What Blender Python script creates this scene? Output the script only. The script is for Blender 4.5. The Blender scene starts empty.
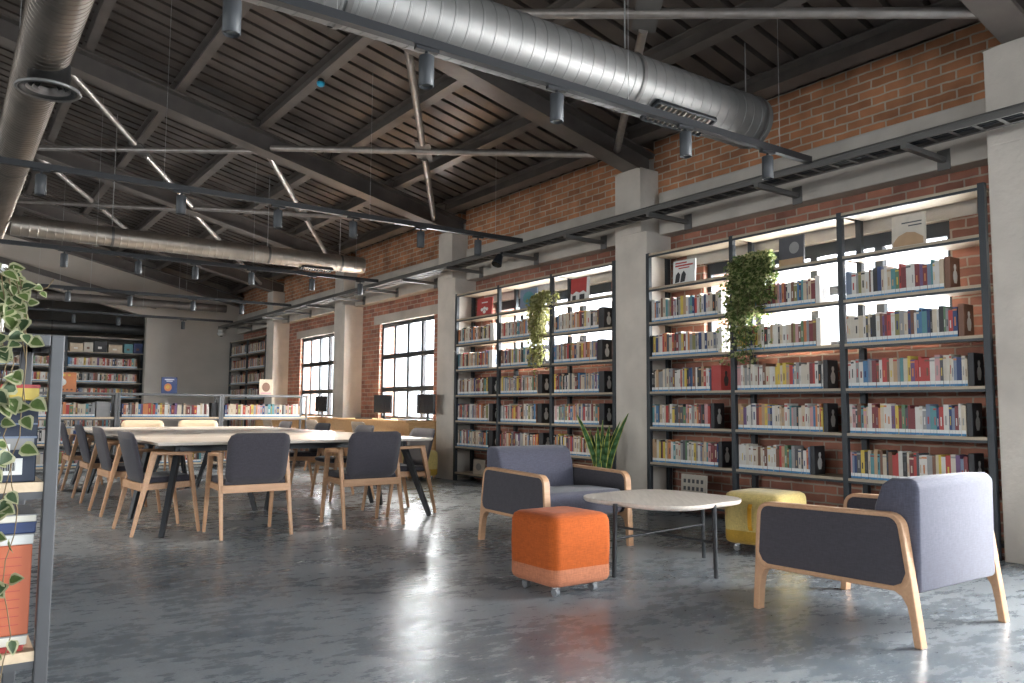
import bpy, math, random
from math import sin, cos, pi, radians, sqrt
from mathutils import Vector, Matrix

sc = bpy.context.scene
COL = sc.collection
RNG = random.Random(7)

# ------------------------------------------------------------------ materials
MATS = {}
def mat(name, col=(.5, .5, .5), rough=.6, metal=0.0, noise=0.0, nscale=8.0, bump=0.0, bscale=60.0, spec=.5, stretch=None, coat=0.0):
    if name in MATS: return MATS[name]
    m = bpy.data.materials.new(name); m.use_nodes = True
    nt = m.node_tree; b = nt.nodes['Principled BSDF']
    b.inputs['Base Color'].default_value = (*col, 1); b.inputs['Roughness'].default_value = rough
    b.inputs['Metallic'].default_value = metal; b.inputs['Specular IOR Level'].default_value = spec
    if coat: b.inputs['Coat Weight'].default_value = coat
    if noise or bump:
        tc = nt.nodes.new('ShaderNodeTexCoord'); vec = tc.outputs['Object']
        if stretch:
            mp = nt.nodes.new('ShaderNodeMapping'); mp.inputs['Scale'].default_value = stretch
            nt.links.new(vec, mp.inputs['Vector']); vec = mp.outputs['Vector']
    if noise:
        n = nt.nodes.new('ShaderNodeTexNoise'); n.inputs['Scale'].default_value = nscale; n.inputs['Detail'].default_value = 5
        nt.links.new(vec, n.inputs['Vector'])
        r = nt.nodes.new('ShaderNodeValToRGB'); r.color_ramp.elements[0].position = .3; r.color_ramp.elements[1].position = .7
        r.color_ramp.elements[0].color = (*[c*(1-noise) for c in col], 1); r.color_ramp.elements[1].color = (*[min(1, c*(1+noise)) for c in col], 1)
        nt.links.new(n.outputs['Fac'], r.inputs['Fac']); nt.links.new(r.outputs['Color'], b.inputs['Base Color'])
    if bump:
        n2 = nt.nodes.new('ShaderNodeTexNoise'); n2.inputs['Scale'].default_value = bscale; n2.inputs['Detail'].default_value = 4
        nt.links.new(vec, n2.inputs['Vector'])
        bp = nt.nodes.new('ShaderNodeBump'); bp.inputs['Strength'].default_value = bump; bp.inputs['Distance'].default_value = .02
        nt.links.new(n2.outputs['Fac'], bp.inputs['Height']); nt.links.new(bp.outputs['Normal'], b.inputs['Normal'])
    MATS[name] = m
    return m

def brick_mat(name, c1, c2, mortar):
    m = bpy.data.materials.new(name); m.use_nodes = True; nt = m.node_tree; b = nt.nodes['Principled BSDF']
    b.inputs['Roughness'].default_value = .85
    tc = nt.nodes.new('ShaderNodeTexCoord'); sp = nt.nodes.new('ShaderNodeSeparateXYZ'); ad = nt.nodes.new('ShaderNodeMath'); cb = nt.nodes.new('ShaderNodeCombineXYZ')
    nt.links.new(tc.outputs['Object'], sp.inputs[0]); nt.links.new(sp.outputs['X'], ad.inputs[0]); nt.links.new(sp.outputs['Y'], ad.inputs[1])
    nt.links.new(ad.outputs[0], cb.inputs['X']); nt.links.new(sp.outputs['Z'], cb.inputs['Y'])
    nz = nt.nodes.new('ShaderNodeTexNoise'); nz.inputs['Scale'].default_value = 9; nz.inputs['Detail'].default_value = 4
    nt.links.new(tc.outputs['Object'], nz.inputs['Vector'])
    ds = nt.nodes.new('ShaderNodeVectorMath'); ds.operation = 'MULTIPLY_ADD'; ds.inputs[1].default_value = (.02, .02, 0)
    nt.links.new(nz.outputs['Color'], ds.inputs[0]); nt.links.new(cb.outputs[0], ds.inputs[2])
    br = nt.nodes.new('ShaderNodeTexBrick'); br.inputs['Scale'].default_value = 1; br.inputs['Brick Width'].default_value = .235
    br.inputs['Row Height'].default_value = .078; br.inputs['Mortar Size'].default_value = .0085; br.inputs['Mortar Smooth'].default_value = .25; br.inputs['Bias'].default_value = -.1
    br.inputs['Color1'].default_value = (*c1, 1); br.inputs['Color2'].default_value = (*c2, 1); br.inputs['Mortar'].default_value = (*mortar, 1)
    nt.links.new(ds.outputs[0], br.inputs['Vector'])
    n2 = nt.nodes.new('ShaderNodeTexNoise'); n2.inputs['Scale'].default_value = 3.5; n2.inputs['Detail'].default_value = 6
    nt.links.new(tc.outputs['Object'], n2.inputs['Vector'])
    mr = nt.nodes.new('ShaderNodeMapRange'); mr.inputs['From Min'].default_value = .3; mr.inputs['From Max'].default_value = .7; mr.inputs['To Min'].default_value = .7; mr.inputs['To Max'].default_value = 1.25
    nt.links.new(n2.outputs['Fac'], mr.inputs['Value'])
    mx = nt.nodes.new('ShaderNodeVectorMath'); mx.operation = 'SCALE'; nt.links.new(br.outputs['Color'], mx.inputs[0]); nt.links.new(mr.outputs[0], mx.inputs['Scale'])
    nt.links.new(mx.outputs[0], b.inputs['Base Color'])
    bp = nt.nodes.new('ShaderNodeBump'); bp.inputs['Strength'].default_value = .6; bp.inputs['Distance'].default_value = .012; bp.invert = True
    nt.links.new(br.outputs['Fac'], bp.inputs['Height']); nt.links.new(bp.outputs['Normal'], b.inputs['Normal'])
    MATS[name] = m; return m

def floor_mat():
    m = bpy.data.materials.new('polished_concrete'); m.use_nodes = True; nt = m.node_tree; b = nt.nodes['Principled BSDF']
    tc = nt.nodes.new('ShaderNodeTexCoord')
    n1 = nt.nodes.new('ShaderNodeTexNoise'); n1.inputs['Scale'].default_value = 1.25; n1.inputs['Detail'].default_value = 9; n1.inputs['Roughness'].default_value = .66; n1.inputs['Distortion'].default_value = .25
    n2 = nt.nodes.new('ShaderNodeTexNoise'); n2.inputs['Scale'].default_value = 85; n2.inputs['Detail'].default_value = 3
    for n in (n1, n2): nt.links.new(tc.outputs['Object'], n.inputs['Vector'])
    r1 = nt.nodes.new('ShaderNodeValToRGB'); e = r1.color_ramp.elements; e[0].position = .35; e[1].position = .64
    e[0].color = (.085, .104, .128, 1); e[1].color = (.30, .325, .345, 1)
    n4 = nt.nodes.new('ShaderNodeTexNoise'); n4.inputs['Scale'].default_value = 14; n4.inputs['Detail'].default_value = 8; n4.inputs['Roughness'].default_value = .7
    mp4 = nt.nodes.new('ShaderNodeMapping'); mp4.inputs['Scale'].default_value = (.45, 1.0, 1); mp4.inputs['Rotation'].default_value = (0, 0, .5)
    nt.links.new(tc.outputs['Object'], mp4.inputs['Vector']); nt.links.new(mp4.outputs['Vector'], n4.inputs['Vector'])
    mm = nt.nodes.new('ShaderNodeMix'); mm.inputs[0].default_value = .5
    nt.links.new(n1.outputs['Fac'], mm.inputs[2]); nt.links.new(n4.outputs['Fac'], mm.inputs[3])
    nt.links.new(mm.outputs[0], r1.inputs['Fac'])
    r2 = nt.nodes.new('ShaderNodeMapRange'); r2.inputs['From Min'].default_value = .3; r2.inputs['From Max'].default_value = .75; r2.inputs['To Min'].default_value = .75; r2.inputs['To Max'].default_value = 1.28
    nt.links.new(n2.outputs['Fac'], r2.inputs['Value'])
    mx = nt.nodes.new('ShaderNodeVectorMath'); mx.operation = 'SCALE'; nt.links.new(r1.outputs['Color'], mx.inputs[0]); nt.links.new(r2.outputs[0], mx.inputs['Scale'])
    nt.links.new(mx.outputs[0], b.inputs['Base Color'])
    rr = nt.nodes.new('ShaderNodeMapRange'); rr.inputs['From Min'].default_value = .38; rr.inputs['From Max'].default_value = .62; rr.inputs['To Min'].default_value = .20; rr.inputs['To Max'].default_value = .36
    nt.links.new(mm.outputs[0], rr.inputs['Value']); nt.links.new(rr.outputs[0], b.inputs['Roughness'])
    b.inputs['Specular IOR Level'].default_value = .6
    n3 = nt.nodes.new('ShaderNodeTexNoise'); n3.inputs['Scale'].default_value = 6; n3.inputs['Detail'].default_value = 3; nt.links.new(tc.outputs['Object'], n3.inputs['Vector'])
    bp = nt.nodes.new('ShaderNodeBump'); bp.inputs['Strength'].default_value = .09; bp.inputs['Distance'].default_value = .03
    nt.links.new(n3.outputs['Fac'], bp.inputs['Height']); nt.links.new(bp.outputs['Normal'], b.inputs['Normal'])
    MATS['floor'] = m; return m

def wood_mat(name, c1, c2, rough=.45, scale=(2, 18, 18), nscale=3.0):
    m = bpy.data.materials.new(name); m.use_nodes = True; nt = m.node_tree; b = nt.nodes['Principled BSDF']
    b.inputs['Roughness'].default_value = rough
    tc = nt.nodes.new('ShaderNodeTexCoord'); mp = nt.nodes.new('ShaderNodeMapping'); mp.inputs['Scale'].default_value = scale
    n = nt.nodes.new('ShaderNodeTexNoise'); n.inputs['Scale'].default_value = nscale; n.inputs['Detail'].default_value = 6; n.inputs['Distortion'].default_value = .6
    r = nt.nodes.new('ShaderNodeValToRGB'); r.color_ramp.elements[0].position = .3; r.color_ramp.elements[1].position = .7
    r.color_ramp.elements[0].color = (*c1, 1); r.color_ramp.elements[1].color = (*c2, 1)
    nt.links.new(tc.outputs['Object'], mp.inputs['Vector']); nt.links.new(mp.outputs['Vector'], n.inputs['Vector'])
    nt.links.new(n.outputs['Fac'], r.inputs['Fac']); nt.links.new(r.outputs['Color'], b.inputs['Base Color'])
    MATS[name] = m; return m

def fabric_mat(name, col, var=.22, sheen=.2):
    m = bpy.data.materials.new(name); m.use_nodes = True; nt = m.node_tree; b = nt.nodes['Principled BSDF']
    b.inputs['Roughness'].default_value = .9; b.inputs['Sheen Weight'].default_value = sheen; b.inputs['Sheen Roughness'].default_value = .6
    b.inputs['Specular IOR Level'].default_value = .2
    tc = nt.nodes.new('ShaderNodeTexCoord')
    ns = []
    for s in ((260, 260, 30), (30, 30, 260)):
        mp = nt.nodes.new('ShaderNodeMapping'); mp.inputs['Scale'].default_value = s
        n = nt.nodes.new('ShaderNodeTexNoise'); n.inputs['Scale'].default_value = 1; n.inputs['Detail'].default_value = 2
        nt.links.new(tc.outputs['Object'], mp.inputs['Vector']); nt.links.new(mp.outputs['Vector'], n.inputs['Vector']); ns.append(n)
    ad = nt.nodes.new('ShaderNodeMath'); nt.links.new(ns[0].outputs['Fac'], ad.inputs[0]); nt.links.new(ns[1].outputs['Fac'], ad.inputs[1])
    mr = nt.nodes.new('ShaderNodeMapRange'); mr.inputs['From Min'].default_value = .7; mr.inputs['From Max'].default_value = 1.3
    nt.links.new(ad.outputs[0], mr.inputs['Value'])
    r = nt.nodes.new('ShaderNodeValToRGB'); r.color_ramp.elements[0].color = (*[c*(1-var) for c in col], 1); r.color_ramp.elements[1].color = (*[min(1, c*(1+var)) for c in col], 1)
    nt.links.new(mr.outputs[0], r.inputs['Fac']); nt.links.new(r.outputs['Color'], b.inputs['Base Color'])
    MATS[name] = m; return m

def glass_mat():
    m = bpy.data.materials.new('window_glass'); m.use_nodes = True; nt = m.node_tree; nt.nodes.remove(nt.nodes['Principled BSDF'])
    t = nt.nodes.new('ShaderNodeBsdfTransparent'); g = nt.nodes.new('ShaderNodeBsdfGlossy'); g.inputs['Roughness'].default_value = .02
    t.inputs['Color'].default_value = (.95, .97, .98, 1)
    mx = nt.nodes.new('ShaderNodeMixShader'); mx.inputs['Fac'].default_value = .07
    nt.links.new(t.outputs[0], mx.inputs[1]); nt.links.new(g.outputs[0], mx.inputs[2]); nt.links.new(mx.outputs[0], nt.nodes['Material Output'].inputs['Surface'])
    MATS['glass'] = m; return m

def leaf_mat(name, c1, c2, sc_=9):
    m = bpy.data.materials.new(name); m.use_nodes = True; nt = m.node_tree; b = nt.nodes['Principled BSDF']; b.inputs['Roughness'].default_value = .5
    tc = nt.nodes.new('ShaderNodeTexCoord'); n = nt.nodes.new('ShaderNodeTexNoise'); n.inputs['Scale'].default_value = sc_; n.inputs['Detail'].default_value = 4
    r = nt.nodes.new('ShaderNodeValToRGB'); r.color_ramp.elements[0].position = .3; r.color_ramp.elements[1].position = .7
    r.color_ramp.elements[0].color = (*c1, 1); r.color_ramp.elements[1].color = (*c2, 1)
    t = nt.nodes.new('ShaderNodeBsdfTranslucent'); mx = nt.nodes.new('ShaderNodeMixShader'); mx.inputs['Fac'].default_value = .4
    nt.links.new(tc.outputs['Object'], n.inputs['Vector']); nt.links.new(n.outputs['Fac'], r.inputs['Fac'])
    nt.links.new(r.outputs['Color'], b.inputs['Base Color']); nt.links.new(r.outputs['Color'], t.inputs['Color'])
    nt.links.new(b.outputs[0], mx.inputs[1]); nt.links.new(t.outputs[0], mx.inputs[2]); nt.links.new(mx.outputs[0], nt.nodes['Material Output'].inputs['Surface'])
    MATS[name] = m
floor_mat(); glass_mat()
leaf_mat('vine_green', (.075, .125, .03), (.14, .20, .06), 40); leaf_mat('vine_deep', (.035, .07, .03), (.075, .125, .05), 40); leaf_mat('vine_cream', (.34, .35, .19), (.52, .51, .33), 40)
leaf_mat('ivy_green', (.06, .10, .03), (.14, .19, .05), 25); leaf_mat('ivy_lime', (.26, .29, .11), (.42, .43, .21), 25)
leaf_mat('ivy_yellow', (.20, .21, .06), (.33, .32, .11), 25); leaf_mat('ivy_pale', (.36, .36, .17), (.5, .48, .26), 25)
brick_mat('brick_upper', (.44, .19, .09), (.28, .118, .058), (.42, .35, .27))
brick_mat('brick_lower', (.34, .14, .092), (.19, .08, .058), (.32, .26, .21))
mat('concrete', (.53, .48, .425), .85, noise=.12, nscale=3, bump=.25, bscale=25)
mat('concrete_beam', (.40, .365, .325), .85, noise=.16, nscale=2.2, bump=.25, bscale=25)
mat('plaster_grey', (.43, .395, .355), .9, noise=.06, nscale=2)
mat('plaster_beige', (.44, .39, .34), .9, noise=.06, nscale=2)
mat('plaster_white', (.62, .60, .57), .9)
mat('steel', (.115, .098, .088), .40, .25, noise=.18, nscale=5, spec=.8)
mat('steel_brace', (.30, .27, .25), .38, .6, noise=.15, nscale=9)
mat('deck', (.105, .086, .076), .36, .5, noise=.3, nscale=2.2, spec=.7)
mat('duct', (.21, .207, .203), .5, .65, noise=.12, nscale=6)
mat('duct_dark', (.36, .32, .28), .42, .85, noise=.15, nscale=4)
mat('duct_bronze', (.20, .17, .145), .38, .85, noise=.2, nscale=3)
mat('duct_black', (.03, .03, .03), .4, .3)
mat('galvanised', (.13, .125, .12), .5, .5)
mat('black_metal', (.022, .024, .028), .45, .2)
mat('track_black', (.022, .023, .026), .45, .2)
mat('spot_body', (.05, .054, .06), .5, .1)
mat('lens', (.75, .72, .66), .25)
mat('slate', (.032, .037, .043), .45, .25, noise=.1, nscale=4)
mat('slate_mid', (.075, .076, .081), .5, .2, noise=.08, nscale=4)
mat('case_grey', (.15, .15, .152), .5, .1)
mat('slate_light', (.085, .093, .105), .45, .2, noise=.08, nscale=4)
mat('wire', (.5, .5, .5), .4, .8)
wood_mat('oak', (.47, .262, .145), (.56, .33, .19))
wood_mat('oak_light', (.56, .42, .28), (.68, .54, .38), scale=(14, 1.5, 14))
wood_mat('birch', (.32, .26, .185), (.41, .335, .245), scale=(2, 14, 14))
wood_mat('tabletop', (.60, .54, .485), (.72, .66, .60), .24, scale=(1.2, 14, 14))
wood_mat('ash_grey', (.50, .44, .385), (.63, .57, .51), .32, scale=(16, 1.2, 16))
wood_mat('desk_wood', (.52, .29, .12), (.63, .38, .18))
wood_mat('taupe_shell', (.34, .27, .21), (.43, .35, .28))
wood_mat('tan_shell', (.55, .42, .28), (.65, .51, .36))
fabric_mat('charcoal', (.044, .040, .050))
fabric_mat('armchair_fabric', (.085, .085, .118))
fabric_mat('armchair_side', (.058, .053, .064))
fabric_mat('orange', (.39, .08, .013), sheen=.05)
fabric_mat('orange_pale', (.43, .16, .085), sheen=.05)
fabric_mat('yellow', (.55, .42, .15))
fabric_mat('mustard', (.42, .25, .03))
mat('strap', (.62, .30, .01), .7)
mat('rubber', (.16, .165, .175), .5)
mat('chrome', (.55, .55, .56), .25, .9)
mat('white_plastic', (.72, .72, .70), .4)
mat('screen', (.012, .014, .018), .22)
mat('paper', (.70, .66, .58), .8)
mat('label_white', (.66, .66, .64), .6)
mat('label_blue', (.06, .22, .42), .6)
mat('box_navy', (.018, .026, .05), .55)
mat('box_orange', (.50, .13, .06), .6)
mat('soil', (.05, .035, .025), .95)
mat('terracotta', (.34, .16, .09), .8)
mat('pot_grey', (.16, .16, .16), .6)
mat('leaf_green', (.085, .15, .035), .5, noise=.35, nscale=9)
mat('leaf_lime', (.22, .27, .08), .5, noise=.3, nscale=9)
mat('leaf_cream', (.40, .40, .26), .5)
mat('leaf_deep', (.05, .13, .04), .45, noise=.3, nscale=20)
mat('leaf_yellow', (.40, .42, .10), .45)
mat('stem', (.17, .12, .06), .7)
mat('sensor_blue', (.02, .34, .55), .4)
M = MATS

PAL = {  # book colours
 'white': (.56, .535, .50), 'cream': (.50, .43, .33), 'ivory': (.52, .47, .40), 'grey': (.25, .245, .245), 'black': (.025, .025, .028), 'brown': (.16, .075, .045),
 'tan': (.40, .26, .15), 'red': (0.38, 0.045, 0.04), 'maroon': (.17, .035, .04), 'orange': (0.5, 0.18, 0.07), 'yellow': (0.55, 0.4, 0.07), 'navy': (.025, .045, .13),
 'blue': (0.06, 0.16, 0.3), 'teal': (0.08, 0.22, 0.24), 'green': (0.1, 0.18, 0.1), 'olive': (.20, .19, .07), 'pink': (0.48, 0.26, 0.26), 'purple': (0.13, 0.07, 0.16), 'slate blue': (.16, .20, .28), 'beige': (.50, .40, .29), 'charcoal': (.07, .07, .08)}
for k, c in PAL.items(): mat('book_'+k, c, .5, noise=.08, nscale=14)
WEI = {'white': 13, 'cream': 9, 'ivory': 8, 'grey': 8, 'black': 6, 'brown': 9, 'tan': 5, 'red': 7, 'maroon': 6, 'orange': 5, 'yellow': 4, 'navy': 4, 'blue': 3, 'teal': 3, 'green': 2, 'olive': 2, 'pink': 3, 'purple': 1, 'slate blue': 4, 'beige': 6, 'charcoal': 3}
PALN = list(PAL); PALW = [WEI[k] for k in PALN]

# ------------------------------------------------------------------ mesh builder
class MB:
    def __init__(s): s.v = []; s.f = []; s.m = []; s.sm = []
    def add(s, vs, fs, m=0, sm=False):
        o = len(s.v); s.v += [tuple(v) for v in vs]
        for f in fs: s.f.append(tuple(i+o for i in f)); s.m.append(m); s.sm.append(sm)
        return s
    def box(s, x0, x1, y0, y1, z0, z1, m=0):
        return s.add([(x0,y0,z0),(x1,y0,z0),(x1,y1,z0),(x0,y1,z0),(x0,y0,z1),(x1,y0,z1),(x1,y1,z1),(x0,y1,z1)],
                     [(0,3,2,1),(4,5,6,7),(0,1,5,4),(1,2,6,5),(2,3,7,6),(3,0,4,7)], m)
    def beam(s, p0, p1, w, h, up=(0,0,1), m=0, w1=None, h1=None):   # box bar between two points
        p0 = Vector(p0); p1 = Vector(p1); d = (p1-p0).normalized(); up = Vector(up)
        if abs(d.dot(up)) > .98: up = Vector((1,0,0)) if abs(d.x) < .9 else Vector((0,1,0))
        a = d.cross(up).normalized(); b = a.cross(d).normalized(); w1 = w if w1 is None else w1; h1 = h if h1 is None else h1
        vs = []
        for p, ww, hh in ((p0, w, h), (p1, w1, h1)):
            for sa, sb in ((-1,-1),(1,-1),(1,1),(-1,1)): vs.append(p+a*sa*ww/2+b*sb*hh/2)
        return s.add(vs, [(0,1,2,3)[::-1],(4,5,6,7),(0,1,5,4),(1,2,6,5),(2,3,7,6),(3,0,4,7)], m)
    def cyl(s, p0, p1, r0, r1=None, n=12, m=0, cap=True):
        p0 = Vector(p0); p1 = Vector(p1); r1 = r0 if r1 is None else r1; d = (p1-p0).normalized()
        up = Vector((0,0,1)) if abs(d.z) < .95 else Vector((1,0,0)); a = d.cross(up).normalized(); b = a.cross(d)
        vs = []
        for p, r in ((p0, r0), (p1, r1)):
            for i in range(n): t = 2*pi*i/n; vs.append(p+a*cos(t)*r+b*sin(t)*r)
        s.add(vs, [(i, (i+1) % n, n+(i+1) % n, n+i)[::-1] for i in range(n)], m, True)
        if cap:
            s.add(vs[:n], [tuple(range(n))], m); s.add(vs[n:], [tuple(range(n))[::-1]], m)
        return s
    def rings(s, rs, m=0, sm=True, capend=True, close=True):   # list of rings (lists of points)
        n = len(rs[0]); vs = [p for r in rs for p in r]; fs = []
        for k in range(len(rs)-1):
            for i in range(n if close else n-1): j = (i+1) % n; fs.append((k*n+i, k*n+j, (k+1)*n+j, (k+1)*n+i))
        s.add(vs, fs, m, sm)
        if capend: s.add(rs[0], [tuple(range(n))[::-1]], m); s.add(rs[-1], [tuple(range(n))], m)
        return s
    def lathe(s, prof, c=(0,0,0), n=20, m=0):
        rs = [[(c[0]+r*cos(2*pi*i/n), c[1]+r*sin(2*pi*i/n), c[2]+z) for i in range(n)] for r, z in prof]
        return s.rings(rs, m)
    def prism(s, poly, axis, a0, a1, m=0):   # poly 2D extruded along axis; remaining axes in cyclic order given by func
        def P(u, v, a): return {'x': (a, u, v), 'y': (u, a, v), 'z': (u, v, a)}[axis]
        n = len(poly); vs = [P(u, v, a0) for u, v in poly]+[P(u, v, a1) for u, v in poly]
        return s.add(vs, [tuple(range(n)), tuple(range(n, 2*n))[::-1]]+[(i, n+i, n+(i+1) % n, (i+1) % n) for i in range(n)], m)
    def tube(s, pts, r, n=6, m=0):
        pts = [Vector(p) for p in pts]; rs = []
        for k, p in enumerate(pts):
            d = (pts[min(k+1, len(pts)-1)]-pts[max(k-1, 0)]).normalized(); up = Vector((0,0,1)) if abs(d.z) < .9 else Vector((1,0,0))
            a = d.cross(up).normalized(); b = a.cross(d)
            rs.append([p+a*cos(2*pi*i/n)*r+b*sin(2*pi*i/n)*r for i in range(n)])
        return s.rings(rs, m)
    def build(s, name, mats, parent=None, bevel=0, seg=2, smooth=False, subsurf=0, loc=None, rz=None):
        me = bpy.data.meshes.new(name); me.from_pydata(s.v, [], s.f)
        if not isinstance(mats, (list, tuple)): mats = [mats]
        for x in mats: me.materials.append(M[x] if isinstance(x, str) else x)
        me.polygons.foreach_set('material_index', s.m)
        me.polygons.foreach_set('use_smooth', [True]*len(s.f) if smooth else s.sm)
        import bmesh
        bm = bmesh.new(); bm.from_mesh(me)
        if bevel: bmesh.ops.remove_doubles(bm, verts=bm.verts, dist=1e-5)
        bmesh.ops.recalc_face_normals(bm, faces=bm.faces); bm.to_mesh(me); bm.free()
        me.update()
        o = bpy.data.objects.new(name, me); COL.objects.link(o)
        if parent: o.parent = parent
        if loc: o.location = loc
        if rz is not None: o.rotation_euler.z = rz
        if bevel:
            b = o.modifiers.new('bevel', 'BEVEL'); b.width = bevel; b.segments = seg; b.limit_method = 'ANGLE'; b.angle_limit = radians(40)
        if subsurf:
            b = o.modifiers.new('sub', 'SUBSURF'); b.levels = subsurf; b.render_levels = subsurf
        return o

def tag(o, label, cat, group=None, kind=None):
    o['label'] = label; o['category'] = cat
    if group: o['group'] = group
    if kind: o['kind'] = kind
    return o
def thing(name, label, cat, loc=(0,0,0), rz=0, group=None):
    o = bpy.data.objects.new(name, None); COL.objects.link(o); o.empty_display_size = .1
    o.location = loc; o.rotation_euler.z = rz
    return tag(o, label, cat, group)
def struct(o, label, cat): return tag(o, label, cat, kind='structure')
def dup(root, loc, rz, label, group=None):
    r = root.copy(); COL.objects.link(r); r.location = loc; r.rotation_euler.z = rz; r['label'] = label
    if group: r['group'] = group
    for ch in list(root.children):
        c = ch.copy(); COL.objects.link(c); c.parent = r
        for g in list(ch.children):
            d = g.copy(); COL.objects.link(d); d.parent = c
    return r
def empty_part(name, parent, loc=(0,0,0)):
    o = bpy.data.objects.new(name, None); COL.objects.link(o); o.parent = parent; o.location = loc; return o
def rrect(cx, cy, w, h, r, n=5):
    pts = []
    for sx, sy, a0 in ((1,1,0),(-1,1,90),(-1,-1,180),(1,-1,270)):
        for i in range(n+1):
            a = radians(a0+90*i/n); pts.append((cx+sx*(w/2-r)+r*cos(a), cy+sy*(h/2-r)+r*sin(a)))
    return pts
ORD = ['first','second','third','fourth','fifth','sixth','seventh','eighth','ninth','tenth','eleventh','twelfth','thirteenth','fourteenth','fifteenth','sixteenth','seventeenth','eighteenth','nineteenth','twentieth']
ORD += ['twenty-'+x for x in ORD[:9]]+['thirtieth']+['thirty-'+x for x in ORD[:9]]+['fortieth']

# ------------------------------------------------------------------ camera
YAW, PIT, ROL, CAMH = radians(35.3545), radians(4.72515), radians(.39848), 1.05
D = Vector((sin(YAW)*cos(PIT), cos(YAW)*cos(PIT), sin(PIT))); R0 = Vector((cos(YAW), -sin(YAW), 0)); U0 = R0.cross(D)
RR = cos(ROL)*R0+sin(ROL)*U0; UU = -sin(ROL)*R0+cos(ROL)*U0
cam = bpy.data.cameras.new('camera'); co = bpy.data.objects.new('camera', cam); COL.objects.link(co)
cam.sensor_width = 36; cam.sensor_fit = 'HORIZONTAL'; cam.lens = 803.484/1024*36; cam.clip_start = .05
co.matrix_world = Matrix(((RR.x, UU.x, -D.x, 0), (RR.y, UU.y, -D.y, 0), (RR.z, UU.z, -D.z, CAMH), (0,0,0,1)))
sc.camera = co

# ------------------------------------------------------------------ room shell
COLY = [2.42+3.97*k for k in range(-2, 7)]          # column centres along the window wall
XR, XL, YB, YE, YEND = 6.5, -8.6, -5.6, 21.5, 26.0
RIDGE = -1.25
def zb(x): return 3.70+.2405*(6.13-x) if x >= RIDGE else 3.70+.2405*(6.13-RIDGE)-.2405*(RIDGE-x)
struct(MB().box(XL-.3, 7.2, YB-.3, YEND+.3, -.12, 0).build('floor', 'floor'), 'polished grey concrete floor with cloudy mottling', 'floor')

# roof deck: trapezoid ribs running down the slope
def deck(name, x0, x1, label):
    mb = MB(); y = YB-.3; pitch = .235; prof = []
    while y < YEND+.3:
        prof += [(y, 0), (y+.178, 0), (y+.184, .06), (y+.229, .06)]; y += pitch
    a = [(x0, yy, zb(x0)+.44+d) for yy, d in prof]; b = [(x1, yy, zb(x1)+.44+d) for yy, d in prof]
    n = len(prof); mb.add(a+b, [(i, i+1, n+i+1, n+i) for i in range(n-1)])
    o = mb.build(name, 'deck'); s = o.modifiers.new('solid', 'SOLIDIFY'); s.thickness = .004; s.offset = 1
    struct(o, label, 'ceiling')
deck('ceiling', RIDGE, 7.1, 'dark corrugated steel roof deck sloping down to the window wall')
deck('ceiling', XL-.3, RIDGE, 'dark corrugated steel roof deck on the far slope beyond the ridge')
MB().box(XL-.3, 7.2, YB-.3, YEND+.3, 6.3, 6.4)  # (closed by deck)

# rafters (I-beams) along the slope
for k, yc in enumerate(COLY):
    if yc > 24: continue
    if yc > 22: yc = YE-.16
    mb = MB()
    for xa, xb in ((RIDGE, 6.42), (RIDGE, XL)):
        def q(yoff0, yoff1, o0, o1):
            za, zc = zb(xa), zb(xb)
            vs = [(xa,yc+yoff0,za+o0),(xb,yc+yoff0,zc+o0),(xb,yc+yoff1,zc+o0),(xa,yc+yoff1,za+o0),(xa,yc+yoff0,za+o1),(xb,yc+yoff0,zc+o1),(xb,yc+yoff1,zc+o1),(xa,yc+yoff1,za+o1)]
            mb.add(vs, [(0,3,2,1),(4,5,6,7),(0,1,5,4),(1,2,6,5),(2,3,7,6),(3,0,4,7)])
        q(-.12, .12, 0, .018); q(-.006, .006, .018, .245); q(-.12, .12, .245, .262)
    struct(mb.build('rafter', 'steel'), 'dark steel roof rafter landing on the %s concrete pillar of the wall' % ['unseen','unseen rear','nearest','second','third','fourth','fifth','last','end'][k], 'rafter')
# purlins between rafters
PX = [1.2, 2.21, 3.25, 4.25, 5.22, 6.10, .18, -.80]
BAYN = {0:'rearmost', 1:'nearest', 2:'second', 3:'third', 4:'fourth', 5:'fifth', 6:'last'}
for k in range(1, len(COLY)-1):
    y0, y1 = COLY[k]+.012, COLY[k+1]-.012
    if k == 1: y0 = COLY[1]+.012
    for j, px in enumerate(PX):
        w, h = (.12, .165) if px > 5.5 else (.08, .165)
        o = MB(); z0 = zb(px)+.268
        for oz, ww, hh in ((.008, w+.02, .016), (h/2, .012, h-.032), (h-.008, w+.02, .016)):
            o.beam((px-.24*0, y0, z0+oz), (px, y1, z0+oz), ww, hh, up=(.2337, 0, .972))
        p = o.build('purlin', 'steel')
        struct(p, 'steel purlin, %s up from the eave, in the %s roof bay' % (ORD[[5,4,3,2,1,0,6,7][j]], BAYN[k-1]), 'purlin')

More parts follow.
